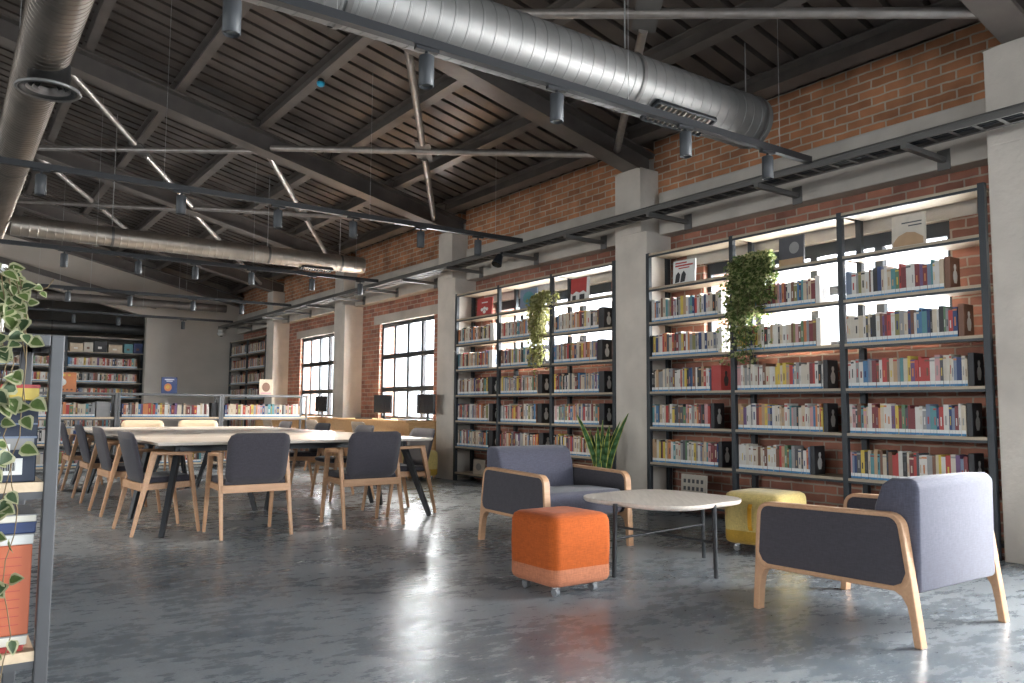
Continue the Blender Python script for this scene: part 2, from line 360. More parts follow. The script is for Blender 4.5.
# cross braces lying under the roof plane
def brace(xa, xb, ya, yb, label):
    c = thing('cross_brace', label, 'brace', ((xa+xb)/2, (ya+yb)/2, 0)); cx, cy = (xa+xb)/2, (ya+yb)/2
    def P(x, y, dz=0): return (x-cx, y-cy, zb(x)+.075+dz)
    MB().cyl(P(xa, ya, -.005), P(xb, yb, -.005), .040, n=12).build('rod', 'steel_brace', c)
    m = (cx, cy)
    dx, dy = xb-xa, yb-ya
    MB().cyl(P(xa, yb), P(cx-dx*.045, cy+dy*.045), .040, n=12).build('rod', 'steel_brace', c)
    MB().cyl(P(cx+dx*.045, cy-dy*.045), P(xb, ya), .040, n=12).build('rod', 'steel_brace', c)
    g = MB(); zc = zb(cx)+.075
    g.beam((-dx*.05, dy*.05, zb(cx-dx*.05)+.075), (dx*.05, -dy*.05, zb(cx+dx*.05)+.075), .20, .012, up=(.2337,0,.972), w1=.20); g.build('gusset_plate', 'galvanised', c)
for k in range(2, 6):
    ya, yb = COLY[k]+.1, COLY[k+1]-.1
    nm = BAYN[k-1]
    brace(3.0 if k == 2 else 3.38, 5.84, yb, ya, 'crossed steel rods under the lower half of the %s roof bay' % nm)
    if k > 3: brace(.97, 3.36, yb, ya, 'crossed steel rods under the upper half of the %s roof bay' % nm)

# columns
for k, yc in enumerate(COLY):
    if yc > 23: continue
    mb = MB()
    mb.box(6.13, 7.0, yc-.25, yc+.25, 0, 2.97); mb.box(6.13, 7.0, yc-.165, yc+.25, 2.97, 3.685)
    mb.prism([(yc-.165, 3.685), (yc+.25, 3.685), (yc+.16, 3.70), (yc+.0, 3.705), (yc-.1, 3.70)], 'x', 6.13, 6.45)
    mb.box(6.45, 7.0, yc-.13, yc+.13, 3.685, 3.88)
    struct(mb.build('column', 'concrete', bevel=.012), 'square concrete wall pillar carrying the %s rafter' % ['unseen','unseen rear','nearest','second','third','fourth','fifth','last','end'][k], 'pillar')
# wall bays
def wall_piece(mb, x0, y0, y1, z0, z1, m): mb.box(x0, 6.9, y0, y1, z0, z1, m)
WIN = {}
for k in range(1, len(COLY)-1):
    y0, y1 = COLY[k]+.25, COLY[k+1]-.25; ym = (y0+y1)/2
    lo = MB(); nm = BAYN[k-1]
    if k in (2, 3): w0, w1, s0, s1 = ym-1.27, ym+1.27, 1.62, 2.58
    elif k in (4, 5): w0, w1, s0, s1 = ym-.99, ym+1.0, .84, 2.56
    elif k == 1: w0, w1, s0, s1 = ym-1.2, ym+1.2, .84, 2.56
    else: w0 = None
    if w0 is None: lo.box(6.5, 6.9, y0, y1, 0, 2.945)
    else:
        lo.box(6.5, 6.9, y0, w0, 0, 2.945); lo.box(6.5, 6.9, w1, y1, 0, 2.945); lo.box(6.5, 6.9, w0, w1, 0, s0); lo.box(6.5, 6.9, w0, w1, s1+.16, 2.945)
        struct(MB().box(6.485, 6.9, w0-.22, w1+.22, s1, s1+.16).build('trim_%d' % k, 'concrete_beam'), 'concrete window lintel in the %s wall bay' % nm, 'lintel')
        WIN[k] = (w0, w1, s0, s1)
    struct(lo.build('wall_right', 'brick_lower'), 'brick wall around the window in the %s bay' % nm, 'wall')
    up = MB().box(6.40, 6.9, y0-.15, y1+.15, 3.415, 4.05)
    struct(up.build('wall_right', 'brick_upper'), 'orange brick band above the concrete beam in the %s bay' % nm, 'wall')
    bm_ = MB().box(6.32, 6.9, y0, y1, 2.945, 3.415)
    struct(bm_.build('beam', 'concrete_beam', bevel=.01), 'concrete wall beam behind the cable tray in the %s bay' % nm, 'beam')
# windows
for k, (w0, w1, s0, s1) in WIN.items():
    fr = MB(); X0, X1 = 6.56, 6.62; t = .05
    top = .12 if k in (2, 3) else .07
    fr.box(X0, X1, w0, w0+t, s0, s1); fr.box(X0, X1, w1-t, w1, s0, s1); fr.box(X0, X1, w0+t, w1-t, s1-top, s1); fr.box(X0, X1, w0+t, w1-t, s0, s0+t)
    n = 4
    for i in range(1, n):
        y = w0+(w1-w0)*i/n; fr.box(X0, X1, y-.036, y+.036, s0+t, s1-top)
    hs = [1.955, 1.365] if k not in (2, 3) else [2.13]
    for h in hs: fr.box(X0-.003, X1+.003, w0+t, w1-t, h-.042, h+.042)
    o = struct(fr.build('window_%d' % k, 'slate'), 'dark steel framed window with four columns of panes, %s bay' % BAYN[k-1], 'window')
    MB().box(6.587, 6.593, w0+.02, w1-.02, s0+.02, s1-.02).build('window_glass', 'glass', o)
    struct(MB().box(6.47 if k in (4, 5) else 6.5, 6.555, w0, w1, s0-.03, s0-.001).build('trim_%d' % (20+k), 'plaster_white'), 'pale window sill board in the %s bay' % BAYN[k-1], 'sill')

# end wall with raked opening, and what lies behind
gw = MB()
gw.box(4.1, 6.5, YE, YE+.22, 0, 3.25, 1)
def ztop(x): return zb(x)+.44
n = 14; xs = [XL+(6.45-XL)*i/n for i in range(n+1)] + [4.1, RIDGE]; xs = sorted(set(xs))
def zlow(x): return 3.25+.25*(4.1-x) if 0 < x < 4.1 else (3.25 if x >= 4.1 else 4.27)
for a, b in zip(xs[:-1], xs[1:]):
    vs = [(a,YE,zlow(a)),(b,YE,zlow(b)),(b,YE,ztop(b)),(a,YE,ztop(a)),(a,YE+.22,zlow(a)),(b,YE+.22,zlow(b)),(b,YE+.22,ztop(b)),(a,YE+.22,ztop(a))]
    gw.add(vs, [(0,1,2,3),(4,7,6,5),(0,4,5,1),(3,2,6,7),(0,3,7,4),(1,5,6,2)], 0)
gw.box(-6, .35, YE, YE+.22, 0, 4.27, 0)
struct(gw.build('wall_back', ['plaster_beige', 'plaster_grey']), 'grey plastered end wall with beige gable above', 'wall')
struct(MB().box(XL, 7.0, YEND, YEND+.2, 0, 5.9).build('wall_back', 'plaster_grey'), 'wall of the room beyond the end opening', 'wall')
# end-wall pipe and brace on gable
struct(MB().beam((.0, YE-.06, 4.55), (4.3, YE-.06, 3.52), .08, .13).build('trim_40', 'steel'), 'dark steel strut sloping across the beige gable', 'strut')
lw = MB(); yy0 = YB
for yy in (-1.5, 4.4, 10.3, 16.2):
    lw.box(XL-.3, XL, yy0, yy-1.6, 0, 4.3); lw.box(XL-.3, XL, yy-1.6, yy+1.6, 0, .8); lw.box(XL-.3, XL, yy-1.6, yy+1.6, 3.0, 4.3); yy0 = yy+1.6
lw.box(XL-.3, XL, yy0, YEND, 0, 4.3)
struct(lw.build('wall_left', 'plaster_white'), 'pale wall with tall windows on the side away from the bookcases', 'wall')
for k, yy in enumerate((-1.5, 4.4, 10.3, 16.2)):
    fr = MB()
    for i in range(5): fr.box(XL-.2, XL-.14, yy-1.6+.8*i-.025, yy-1.6+.8*i+.025, .8, 3.0)
    for z in (.825, 1.9, 2.975): fr.box(XL-.203, XL-.137, yy-1.6, yy+1.6, z-.025, z+.025)
    o = struct(fr.build('window_%d' % (11+k), 'slate'), 'steel framed window in the far side wall, %s from the rear' % ORD[k], 'window')
    MB().box(XL-.173, XL-.167, yy-1.6, yy+1.6, .8, 3.0).build('window_glass', 'glass', o)
# rear wall behind the viewer, with a wide daylight opening
rw = MB(); OX0, OX1, OZ0, OZ1 = -.5, 6.0, .35, 3.3
rw.box(XL, OX0, YB-.25, YB, 0, 5.9); rw.box(OX1, 7.0, YB-.25, YB, 0, 5.9); rw.box(OX0, OX1, YB-.25, YB, 0, OZ0); rw.box(OX0, OX1, YB-.25, YB, OZ1, 5.9)
struct(rw.build('wall_front', 'plaster_white'), 'rear wall behind the viewpoint with a wide window', 'wall')
fr = MB()
for i in range(7):
    x = OX0+(OX1-OX0)*i/6; fr.box(x-.03, x+.03, YB-.15, YB-.09, OZ0, OZ1)
for z in (OZ0+.03, 1.6, OZ1-.03): fr.box(OX0, OX1, YB-.15, YB-.09, z-.03, z+.03)
o = struct(fr.build('window_9', 'slate'), 'wide steel framed window behind the viewpoint', 'window')
MB().box(OX0, OX1, YB-.123, YB-.117, OZ0, OZ1).build('window_glass', 'glass', o)

# ------------------------------------------------------------------ lights (daylight at the windows)
def area(name, loc, target, sx, sy, power, col=(1,1,1)):
    l = bpy.data.lights.new(name, 'AREA'); l.shape = 'RECTANGLE'; l.size = sx; l.size_y = sy; l.energy = power; l.color = col
    o = bpy.data.objects.new(name, l); COL.objects.link(o); o.location = loc
    d = (Vector(target)-Vector(loc)).normalized(); o.rotation_euler = d.to_track_quat('-Z', 'Z').to_euler(); return o
RADW = 26.0
for k, (w0, w1, s0, s1) in WIN.items():
    a = (w1-w0+.5)*(s1-s0+.5); rad = RADW*(1.25 if k in (2, 3) else 2.4 if k == 1 else 1.0)
    area('daylight_window_%d' % k, (7.15, (w0+w1)/2, (s0+s1)/2+.05), (0, (w0+w1)/2, (s0+s1)/2-.2), w1-w0+.5, s1-s0+.5, rad*pi*a, (1, .985, .965))
area('daylight_rear_window', (3.2, -8.2, 4.3), (2.9, 1.5, .3), 8.0, 4.0, 9*pi*32, (.93, .965, 1))

for k, yy in enumerate((-1.5, 4.4, 10.3, 16.2)):
    area('daylight_far_window_%d' % k, (XL-2.2, yy, 4.0), (1.5, yy, .3), 4.2, 3.4, 13*pi*14.3, (1, .975, .94))
w = bpy.data.worlds.new('world'); sc.world = w; w.use_nodes = True
w.node_tree.nodes['Background'].inputs['Color'].default_value = (.9, .95, 1, 1); w.node_tree.nodes['Background'].inputs['Strength'].default_value = 2.0
sc.view_settings.view_transform = 'Standard'; sc.view_settings.look = 'None'; sc.view_settings.gamma = 1; sc.view_settings.use_curve_mapping = False
sc.view_settings.exposure = 1.22
sc.cycles.use_denoising = True
#@@PART2@@

# ------------------------------------------------------------------ bookcases
LEV = [2.69-.3685*i for i in range(8)]
def bookcase(label, group, origin, rz, posts, levels, depth=.33, base=True, rail='slate', wood='birch', name='bookcase', cat='bookcase'):
    t = thing(name, label, cat, origin, rz, group)
    H = levels[0]+.025
    for u in posts:
        MB().box(u-.024, u+.024, 0, .045, 0, H).build('post', rail, t, bevel=.003)
        MB().box(u-.024, u+.024, depth-.045, depth, 0, H).build('post', rail, t)
    for a, b in zip(posts[:-1], posts[1:]):
        for z in levels:
            s = MB().box(a+.024, b-.024, .0, depth-.002, z-.006, z+.016).build('shelf', wood, t)
            MB().box(a+.0245, b-.0245, .0, .0118, z-.026, z-.0062).build('shelf_rail', rail, s)
        MB().box(a+.024, b-.024, depth-.03, depth-.005, levels[-1]-.06, levels[-1]-.008).build('back_rail', rail, t)
    return t
RZW = -pi/2
UR = [.025, 1.143, 2.286, 3.425]; UL = [.025, 1.12, 2.28, 3.42]; UF = [.02, 1.43, 2.83]
OR, OL, OF = (6.115, 6.145, 0), (6.115, 10.075, 0), (6.115, 21.38, 0)
bookcase('tall dark steel bookcase behind the coffee table, beside the nearest concrete pillars', 'tall steel bookcases along the window wall', OR, RZW, UR, LEV)
bookcase('tall dark steel bookcase behind the armchair that faces the viewer, with snake plant', 'tall steel bookcases along the window wall', OL, RZW, UL, LEV)
bookcase('distant two-bay bookcase on the window wall, past the last window', 'tall steel bookcases along the window wall', OF, RZW, UF, LEV)
OE = (.72, 21.78, 0); UE = [.02, 1.68, 3.41]
bookcase('distant tall bookcase standing in the opening of the end wall', None, OE, 0, UE, LEV)

def world(o, rz, u, v, z):
    return (o[0]+u*cos(rz)-v*sin(rz), o[1]+u*sin(rz)+v*cos(rz), o[2]+z)

# ------------------------------------------------------------------ books
def pick(r):
    c = r.choices(PALN, PALW)[0]
    dark = c in ('black', 'brown', 'maroon', 'navy', 'blue', 'teal', 'green', 'olive', 'purple', 'charcoal', 'red')
    t = r.choice(['cream', 'white', 'yellow', 'tan', 'orange'] if dark else ['black', 'maroon', 'navy', 'brown', 'red', 'grey', 'charcoal'])
    
    return c, t
def book_shape(mb, u, v, z, w, d, h, ci, ti, pi_, sec, lab=None):
    a, b = sec
    g = .0025
    mb.add([(u, v, z), (u+w, v, z), (u+w, v, z+h), (u, v, z+h)], [(0, 1, 2, 3)], ci)
    k = sec[0]
    if k < .62:      # printed title running up the spine
        tw = w*(.22+.25*k); x = u+w*(.5 if k > .4 else .42); z0 = .30+.15*k; z1 = z0+.22+.4*(sec[1]-.6)
        mb.add([(x-tw/2, v-.0003, z+z0*h), (x+tw/2, v-.0003, z+z0*h), (x+tw/2, v-.0003, z+z1*h), (x-tw/2, v-.0003, z+z1*h)], [(0, 1, 2, 3)], ti)
    if .35 < k < .75 and sec[1] > .7: mb.add([(u, v-.0003, z+.88*h), (u+w, v-.0003, z+.88*h), (u+w, v-.0003, z+.94*h), (u, v-.0003, z+.94*h)], [(0, 1, 2, 3)], ti)
    for x0, x1 in ((u, u+g), (u+w-g, u+w)): mb.box(x0, x1, v+.0004, v+d, z, z+h, ci)
    mb.box(u+g, u+w-g, v+.001, v+d-.004, z+.002, z+h-.003, pi_)
    if lab:
        wi, bl = lab
        mb.box(u+.0008, u+w-.0008, v-.0016, v, z+.002, z+.018, bl); mb.box(u+.0008, u+w-.0008, v-.0015, v, z+.017, z+.044, wi)
STUFF = MB(); SMATS = ['book_'+k for k in PALN]+['paper', 'label_white', 'label_blue', 'armchair_side']
PI_, WI_, BI_ = len(PALN), len(PALN)+1, len(PALN)+2
def stuff_row(o, rz, u0, u1, z, seed, scale=1.0, lab=True, v=.03, hmin=.205, hmax=.243, gapp=.0):
    r = random.Random(seed); u = u0; tmp = MB()
    while u < u1-.015:
        w = min(r.uniform(.014, .042)*scale, u1-u); h = r.uniform(hmin, hmax); c, t = pick(r)
        if r.random() > gapp:
            book_shape(tmp, u, v+r.uniform(0, .008), z+.0165, w-.0006, r.uniform(.13, .16), h, PALN.index(c), PALN.index(t), PI_, (r.uniform(.2, .9), r.uniform(.6, .85)), (WI_, BI_) if lab else None)
        u += w
    STUFF.add([world(o, rz, *p) for p in tmp.v], tmp.f, 0); STUFF.m[-len(tmp.f):] = tmp.m
SH = {2: 'second highest', 3: 'third highest', 4: 'fourth highest', 5: 'fifth highest', 6: 'second lowest', 7: 'lowest'}
WORDSIZE = lambda w, h: ('thick' if w > .034 else 'slim' if w < .021 else 'tall' if h > .232 else 'short' if h < .21 else 'medium')
def book_row(o, rz, u0, u1, z, seed, lev, bay, colours=None):
    r = random.Random(seed); L = []; u = u0; k = 0
    while u < u1-.012:
        w = r.uniform(.015, .041); w = w if u1-u-w > .012 else u1-u
        c, t = pick(r)
        if colours and k < len(colours) and colours[k]: c = colours[k]
        L.append((u, w, r.uniform(.203, .243), c, t)); u += w; k += 1
    n = len(L)
    for i, (u, w, h, c, t) in enumerate(L):
        mb = MB(); book_shape(mb, 0, 0, 0, w-.0006, r.uniform(.13, .16), h, 0, 1, 2, (r.uniform(.2, .9), r.uniform(.6, .85)))
        b = mb.build('book', ['book_'+c, 'book_'+t, 'paper'], loc=world(o, rz, u, .03+r.uniform(0, .007), z+.0165), rz=rz)
        tag(b, '%s %s book, %s from the bookend, %s shelf, %s bay behind coffee table' % (WORDSIZE(w, h), c, ORD[n-1-i], SH[lev], bay), 'book', 'library books on the bookcase behind the coffee table')
        lb = MB(); lb.box(.0008, w-.0014, -.0016, -.0002, .002, .018, 1); lb.box(.0008, w-.0014, -.0015, -.0002, .018, .044, 0)
        lb.build('spine_label', ['label_white', 'label_blue'], b)
    return n
BE = None
def bookend(o, rz, u, z, label, body='book_black', pr='label_white', w=.045, v=.035):
    key = (body, pr); 
    mb = MB().box(0, w, 0, .155, 0, .245); b = mb.build('bookend', body, loc=world(o, rz, u, v, z+.0165), rz=rz, bevel=.004)
    tag(b, label, 'bookend', 'bookends closing the rows of books')
    p = MB()   # printed vase-like figure on the end face
    prof = [(.018, .0), (.03, .03), (.034, .06), (.026, .085), (.012, .10), (.02, .125), (.012, .145)]
    pts = [(.0775+a, .045+zz) for a, zz in prof]+[(.0775-a, .045+zz) for a, zz in reversed(prof)]
    p.add([(w+.0008, y, zz) for y, zz in pts], [tuple(range(len(pts)))]); p.build('printed_figure', pr, b)
    return b
UB = [(UR[0]+.03, UR[1]-.03), (UR[1]+.03, UR[2]-.03), (UR[2]+.03, UR[3]-.03)]
def yu(y): return 6.145-y
ENDS = {2: {2: yu(3.02), 3: yu(2.933), 4: yu(2.876), 5: yu(2.90), 6: yu(2.90)},
        1: {2: yu(4.125), 3: yu(4.125), 4: yu(4.067), 5: yu(4.076), 6: yu(4.213)},
        0: {2: yu(5.20), 3: yu(5.20), 4: yu(5.294), 5: yu(5.307), 6: yu(5.219)}}
BAYL = ['far', 'middle', 'near']
COLR = {(2, 2): ['slate blue','slate blue','white','grey','olive','ivory','white','brown','white','black','navy','cream','white','cream','teal','green','red','maroon','white','white','maroon','purple','maroon','slate blue','teal','white','white'],
 (2, 3): ['ivory','ivory','ivory','ivory','cream','white','charcoal','cream','black','black','white','brown','purple','maroon','red','white','olive','grey','cream','navy','brown','white','blue','blue','teal','navy','black'],
 (2, 4): ['white','white','white','grey','white','blue','slate blue','grey','maroon','brown','white','red','brown','cream','tan','grey','teal','cream','yellow','purple','red','red','red','red','white','pink','charcoal','ivory','ivory','cream','white','slate blue','navy'],
 (2, 5): ['white','pink','charcoal','brown','teal','pink','cream','white','maroon','maroon','orange','cream','white','white','purple','yellow','maroon','green','charcoal','maroon','maroon','white','white','grey','slate blue','teal','teal'],
 (2, 6): ['pink','slate blue','navy','charcoal','yellow','black','cream','teal','tan','teal','brown','cream','black','brown','red','red','white','black','cream','maroon','red','charcoal','white','white','grey','brown','cream','yellow'],
 (1, 2): ['maroon','maroon','grey','charcoal','teal','maroon','orange','tan','teal','maroon','brown','grey','charcoal','purple','maroon','charcoal','maroon','tan'],
 (1, 3): ['yellow','yellow','yellow','maroon','navy','navy','red','yellow','cream','white','black','white','tan','white','white','black','cream','white','ivory','cream','brown','olive'],
 (1, 5): ['tan','tan','purple','white','white','grey','white','maroon','orange','tan','yellow','slate blue','navy','white','ivory','white','beige','tan'],
 (1, 6): ['white','white','white','ivory','white','white','ivory','cream','brown','cream','white','brown','white','white','white','brown']}
TOTAL = 0
for bay in (2, 1, 0):
    for lev in range(2, 7):
        z = LEV[lev]; u0, ue = UB[bay][0], ENDS[bay][lev]
        ind = bay > 0
        if ind: TOTAL += book_row(OR, RZW, u0, ue, z, 100*bay+lev, lev, BAYL[bay], COLR.get((bay, lev)))
        else: stuff_row(OR, RZW, u0, ue, z, 100*bay+lev)
        lbl = '%s bookend closing the %s shelf, %s bay behind coffee table'
        lit_brown = bay == 2 and lev in (2, 3); pale = bay < 2 and lev in (2, 3); redb = bay == 0 and lev == 4  # upper-row black bookends
        wd = .042 if not redb else .12
        bookend(OR, RZW, ue+.003, z, lbl % ('brown' if lit_brown else 'black (painted lit pale grey)' if pale else 'red and black' if redb else 'black', SH[lev], BAYL[bay]),
                'book_brown' if lit_brown else 'plaster_white' if pale else 'book_red' if redb else 'book_black', 'label_white' if not (redb or pale) else ('book_black' if redb else 'book_grey'), w=wd)
ULB = [(UL[0]+.03, UL[1]-.03), (UL[1]+.03, UL[2]-.03), (UL[2]+.03, UL[3]-.03)]
for bay, ue in ((0, .86), (1, 1.98), (2, 3.115)):
    for lev in range(2, 7):
        e = ue-(.0 if lev > 3 else .0)+random.Random(bay*9+lev).uniform(-.02, .02)
        stuff_row(OL, RZW, ULB[bay][0], e, LEV[lev], 400+bay*10+lev)
        pale = lev in (2, 3) and bay == 0  # black bookends given a whitish body colour to stand for light on them
        bookend(OL, RZW, e+.003, LEV[lev], '%s bookend closing the %s shelf, %s bay behind the snake plant' % ('black (painted lit pale)' if pale else 'black', SH[lev], ['far', 'middle', 'near'][bay]), 'plaster_white' if pale else 'book_black', 'label_white' if not pale else 'book_slate blue', w=.085)
for bay in range(2):
    for lev in range(1, 7): stuff_row(OF, RZW, UF[bay]+.04, UF[bay+1]-.1, LEV[lev], 500+bay*10+lev, 1.3)
for bay in range(2):
    for lev in range(2, 7): stuff_row(OE, 0, UE[bay]+.05, UE[bay+1]-.15, LEV[lev], 550+bay*10+lev, 1.3)
# face-out books (a cover towards the room)
def display(o, rz, u, z, w, h, label, cover, art, v=.05, tilt=.05, th=.016, name='display_book', cat='book'):
    mb = MB().box(0, w, 0, th, 0, h, 0); mb.box(.003, w-.003, .003, th-.003, h-.0005, h+.0005, 1)
    b = mb.build(name, [cover, 'paper'], loc=world(o, rz, u, v, z+.0165), rz=rz); b.rotation_euler.x = -tilt
    b.rotation_euler = (Matrix.Rotation(rz, 3, 'Z') @ Matrix.Rotation(-tilt, 3, 'X')).to_euler()
    tag(b, label, cat, 'books displayed with the cover facing out')
    for nm, pm, polys in art:
        p = MB()
        for poly in polys: p.add([(x*w, -.0007-.0001*len(nm), y*h) for x, y in poly], [tuple(range(len(poly)))])
        p.build(nm, pm, b)
    st = MB().box(w*.2, w*.8, th+.001, th+.004, 0, h*.5); st.build('easel_back', 'black_metal', b)
    return b
def R4(x0, x1, y0, y1): return [(x0, y0), (x1, y0), (x1, y1), (x0, y1)]
def disc(cx, cy, r, n=18, asp=1.0): return [(cx+r*cos(2*pi*i/n), cy+r*asp*sin(2*pi*i/n)) for i in range(n)]
z1 = LEV[1]
display(OR, RZW, yu(5.80), z1, .30, .245, 'white display book with red title lines and a dark ink picture, far bay top shelf', 'label_white',
   [('title', 'book_red', [R4(.1, .62, .86, .92), R4(.1, .9, .74, .81), R4(.25, .75, .64, .69)]), ('picture', 'book_black', [[(.1,.05),(.3,.08),(.34,.4),(.25,.52),(.14,.4)], [(.34,.06),(.55,.08),(.6,.38),(.5,.55),(.4,.42)]])])
display(OR, RZW, yu(4.50), z1, .26, .27, 'dark display book with a shadowy portrait beside the hanging ivy, middle bay top shelf', 'book_charcoal',
   [('picture', 'book_tan', [R4(.02, .98, .02, .25)]), ('portrait', 'book_grey', [disc(.62, .6, .2)])])
display(OR, RZW, yu(3.43), z1, .27, .265, 'beige display book with a brown drawing, near bay top shelf', 'book_ivory',
   [('title', 'book_charcoal', [R4(.3, .9, .72, .76), R4(.5, .9, .62, .66)]), ('drawing', 'book_tan', [[(.05,.05),(.95,.05),(.95,.25),(.7,.42),(.45,.46),(.2,.36),(.05,.18)]]), ('figure', 'book_brown', [[(.35,.08),(.6,.06),(.66,.2),(.52,.28),(.38,.2)]])])
display(OL, RZW, 10.075-9.56, z1, .38, .25, 'red display book with a white flower-like emblem, far bay near the snake plant', 'book_red',
   [('emblem', 'label_white', [disc(.5, .42, .09), disc(.34, .36, .09), disc(.66, .36, .09), disc(.5, .22, .1), R4(.3, .7, .72, .78)])])
display(OL, RZW, 10.075-8.52, z1, .36, .26, 'grey-blue display book half hidden by the smaller hanging ivy', 'book_slate blue', [('circle', 'book_teal', [disc(.5, .55, .32)])])
display(OL, RZW, 10.075-7.47, z1, .33, .27, 'red and white display book with dark figures, near bay beside the smaller ivy', 'label_white',
   [('red_field', 'book_red', [[(.0,.35),(.12,.3),(.3,.42),(.5,.34),(.7,.42),(.88,.3),(.88,1),(.0,1)]]), ('figures', 'book_black', [R4(.1,.3,.02,.24), R4(.5,.78,.02,.26)])])
display(OR, RZW, yu(5.72), LEV[7], .33, .27, 'white display board with rows of small pictures on the lowest shelf', 'book_ivory',
   [('pictures', 'book_charcoal', [R4(.1+.17*i, .2+.17*i, .15+.27*j, .29+.27*j) for i in range(5) for j in range(3)])], name='display_board', cat='display board')
display(OL, RZW, 10.075-9.62, LEV[7], .28, .20, 'pale picture card leaning on the lowest shelf of the snake plant bookcase', 'book_ivory', [('picture', 'book_grey', [disc(.5, .5, .25)])], name='picture_card', cat='card')
b = MB().box(0, .24, 0, .17, 0, .035).build('document_tray', 'book_olive', loc=world(OR, RZW, yu(4.52), .08, LEV[7]+.0165), rz=RZW, bevel=.004)
b.location.z = LEV[7]+.0165
tag(b, 'small olive box lying on the lowest shelf behind the yellow ottoman', 'box')

# ------------------------------------------------------------------ low bookcases
def low_case(label, o, x0, x1, levels, H, depth=.34, rail='slate_light', group='low metal bookcases', inset=0):
    t = thing('low_bookcase', label, 'bookcase', o, 0, group); w = .037
    for u in (x0+w/2, x1-w/2):
        for v, du in ((w/2, 0), (depth-w/2, inset if u < (x0+x1)/2 else -inset)): MB().box(u+du-w/2, u+du+w/2, v-w/2, v+w/2, 0, H-(.0125 if du else 0)).build('post', rail, t, bevel=.004)
    MB().box(x0+w, x1-w, 0, w, H-w, H).build('top_rail', rail, t, bevel=.004); MB().box(x0+w, x1-w, depth-w, depth, H-w, H).build('top_rail', rail, t)
    for u in (x0, x1-w): MB().box(u, u+w, w, depth-w, H-w, H).build('top_rail', rail, t)
    MB().box(x0+w, x1-w, w, depth-w, H-.012, H-.002).build('top_panel', rail, t)
    for z in levels:
        s = MB().box(x0+w, x1-w, .004, depth-.004, z-.028, z).build('shelf', 'oak_light', t)
        MB().box(x0+w, x1-w, .006, depth-.006, z-.05, z-.0285).build('shelf_frame', rail, s)
    return t
LO = (0, 14.2, 0)
low_case('low grey metal bookcase behind the long table, half hidden by the foreground shelf', LO, .70, 2.325, [.86, .45, .10], 1.25, rail='case_grey')
low_case('low grey metal bookcase with the navy moon book standing on top', LO, 2.33, 3.955, [.86, .45, .10], 1.25, rail='case_grey')
low_case('low grey metal bookcase nearest the windows behind the table', LO, 3.96, 5.50, [.86, .45, .10], 1.25, rail='case_grey')
for i, (a, b_) in enumerate(((.78, 2.02), (2.40, 3.76), (4.03, 5.36))):
    stuff_row(LO, 0, a, b_, .86-.0165, 600+i, 1.35, hmin=.19, hmax=.235); stuff_row(LO, 0, a, b_-.2, .45-.0165, 610+i, 1.35)
    stuff_row(LO, 0, a, b_-.1, .10-.0165, 620+i, 1.35)
STUFF_O = STUFF.build('books', SMATS)
tag(STUFF_O, 'the remaining smaller library books in far bays, farther bookcases and low bookcases', 'books', kind='stuff')
bookend(LO, 0, 2.03, .86-.0165, 'grey file bookend beside orange books on the partly hidden low bookcase', 'book_grey', w=.2)
bookend(LO, 0, 3.80, .86-.0165, 'black bookend on the low bookcase under the navy moon book', 'book_black', w=.1)
T0 = 1.25-.0165
display(LO, 0, 3.00, T0, .25, .275, 'navy display book with an orange moon on top of the middle low bookcase', 'book_navy',
   [('moon', 'book_orange', [disc(.42, .38, .24)]), ('glow', 'book_yellow', [disc(.4, .4, .12)]), ('title', 'label_white', [R4(.2, .8, .83, .88), R4(.3, .7, .74, .78)])], v=.12)
display(LO, 0, 1.38, T0, .36, .31, 'orange patterned display book on top of the partly hidden low bookcase', 'book_orange',
   [('emblem', 'label_white', [disc(.42, .5, .2)]), ('pattern', 'book_brown', [disc(.15+.17*i, .12, .05, 8) for i in range(5)]), ('spots', 'book_yellow', [disc(.12+.2*i, .86, .06, 8) for i in range(4)])], v=.12)
display(LO, 0, 4.64, T0, .24, .28, 'brown and pink display book on top of the low bookcase nearest the windows', 'book_beige',
   [('portrait', 'book_brown', [disc(.5, .5, .3)]), ('band', 'book_pink', [R4(.1, .9, .05, .16)])], v=.12)
# top-shelf boxes on the end bookcase
for i, (u, w, h, mname, cn) in enumerate(((1.76, .28, .2, 'book_beige', 'beige'), (2.06, .2, .23, 'book_ivory', 'ivory'), (2.28, .28, .27, 'book_black', 'black'), (2.6, .3, .2, 'book_beige', 'sand'), (2.95, .2, .23, 'book_teal', 'dark teal'), (3.17, .2, .26, 'book_navy', 'navy'))):
    b = MB().box(0, w, 0, .2, 0, h).build('archive_box', mname, loc=world(OE, 0, u, .05, LEV[1]+.0165), bevel=.004)
    tag(b, '%s box, %s from the left on top shelf of the end-wall bookcase' % (cn, ORD[i]), 'box', 'boxes on the end-wall bookcase')
    MB().box(w*.3, w*.6, -.0012, 0, h*.3, h*.5).build('box_label', 'label_white' if 'b' in mname[5:8] else 'book_brown', b)

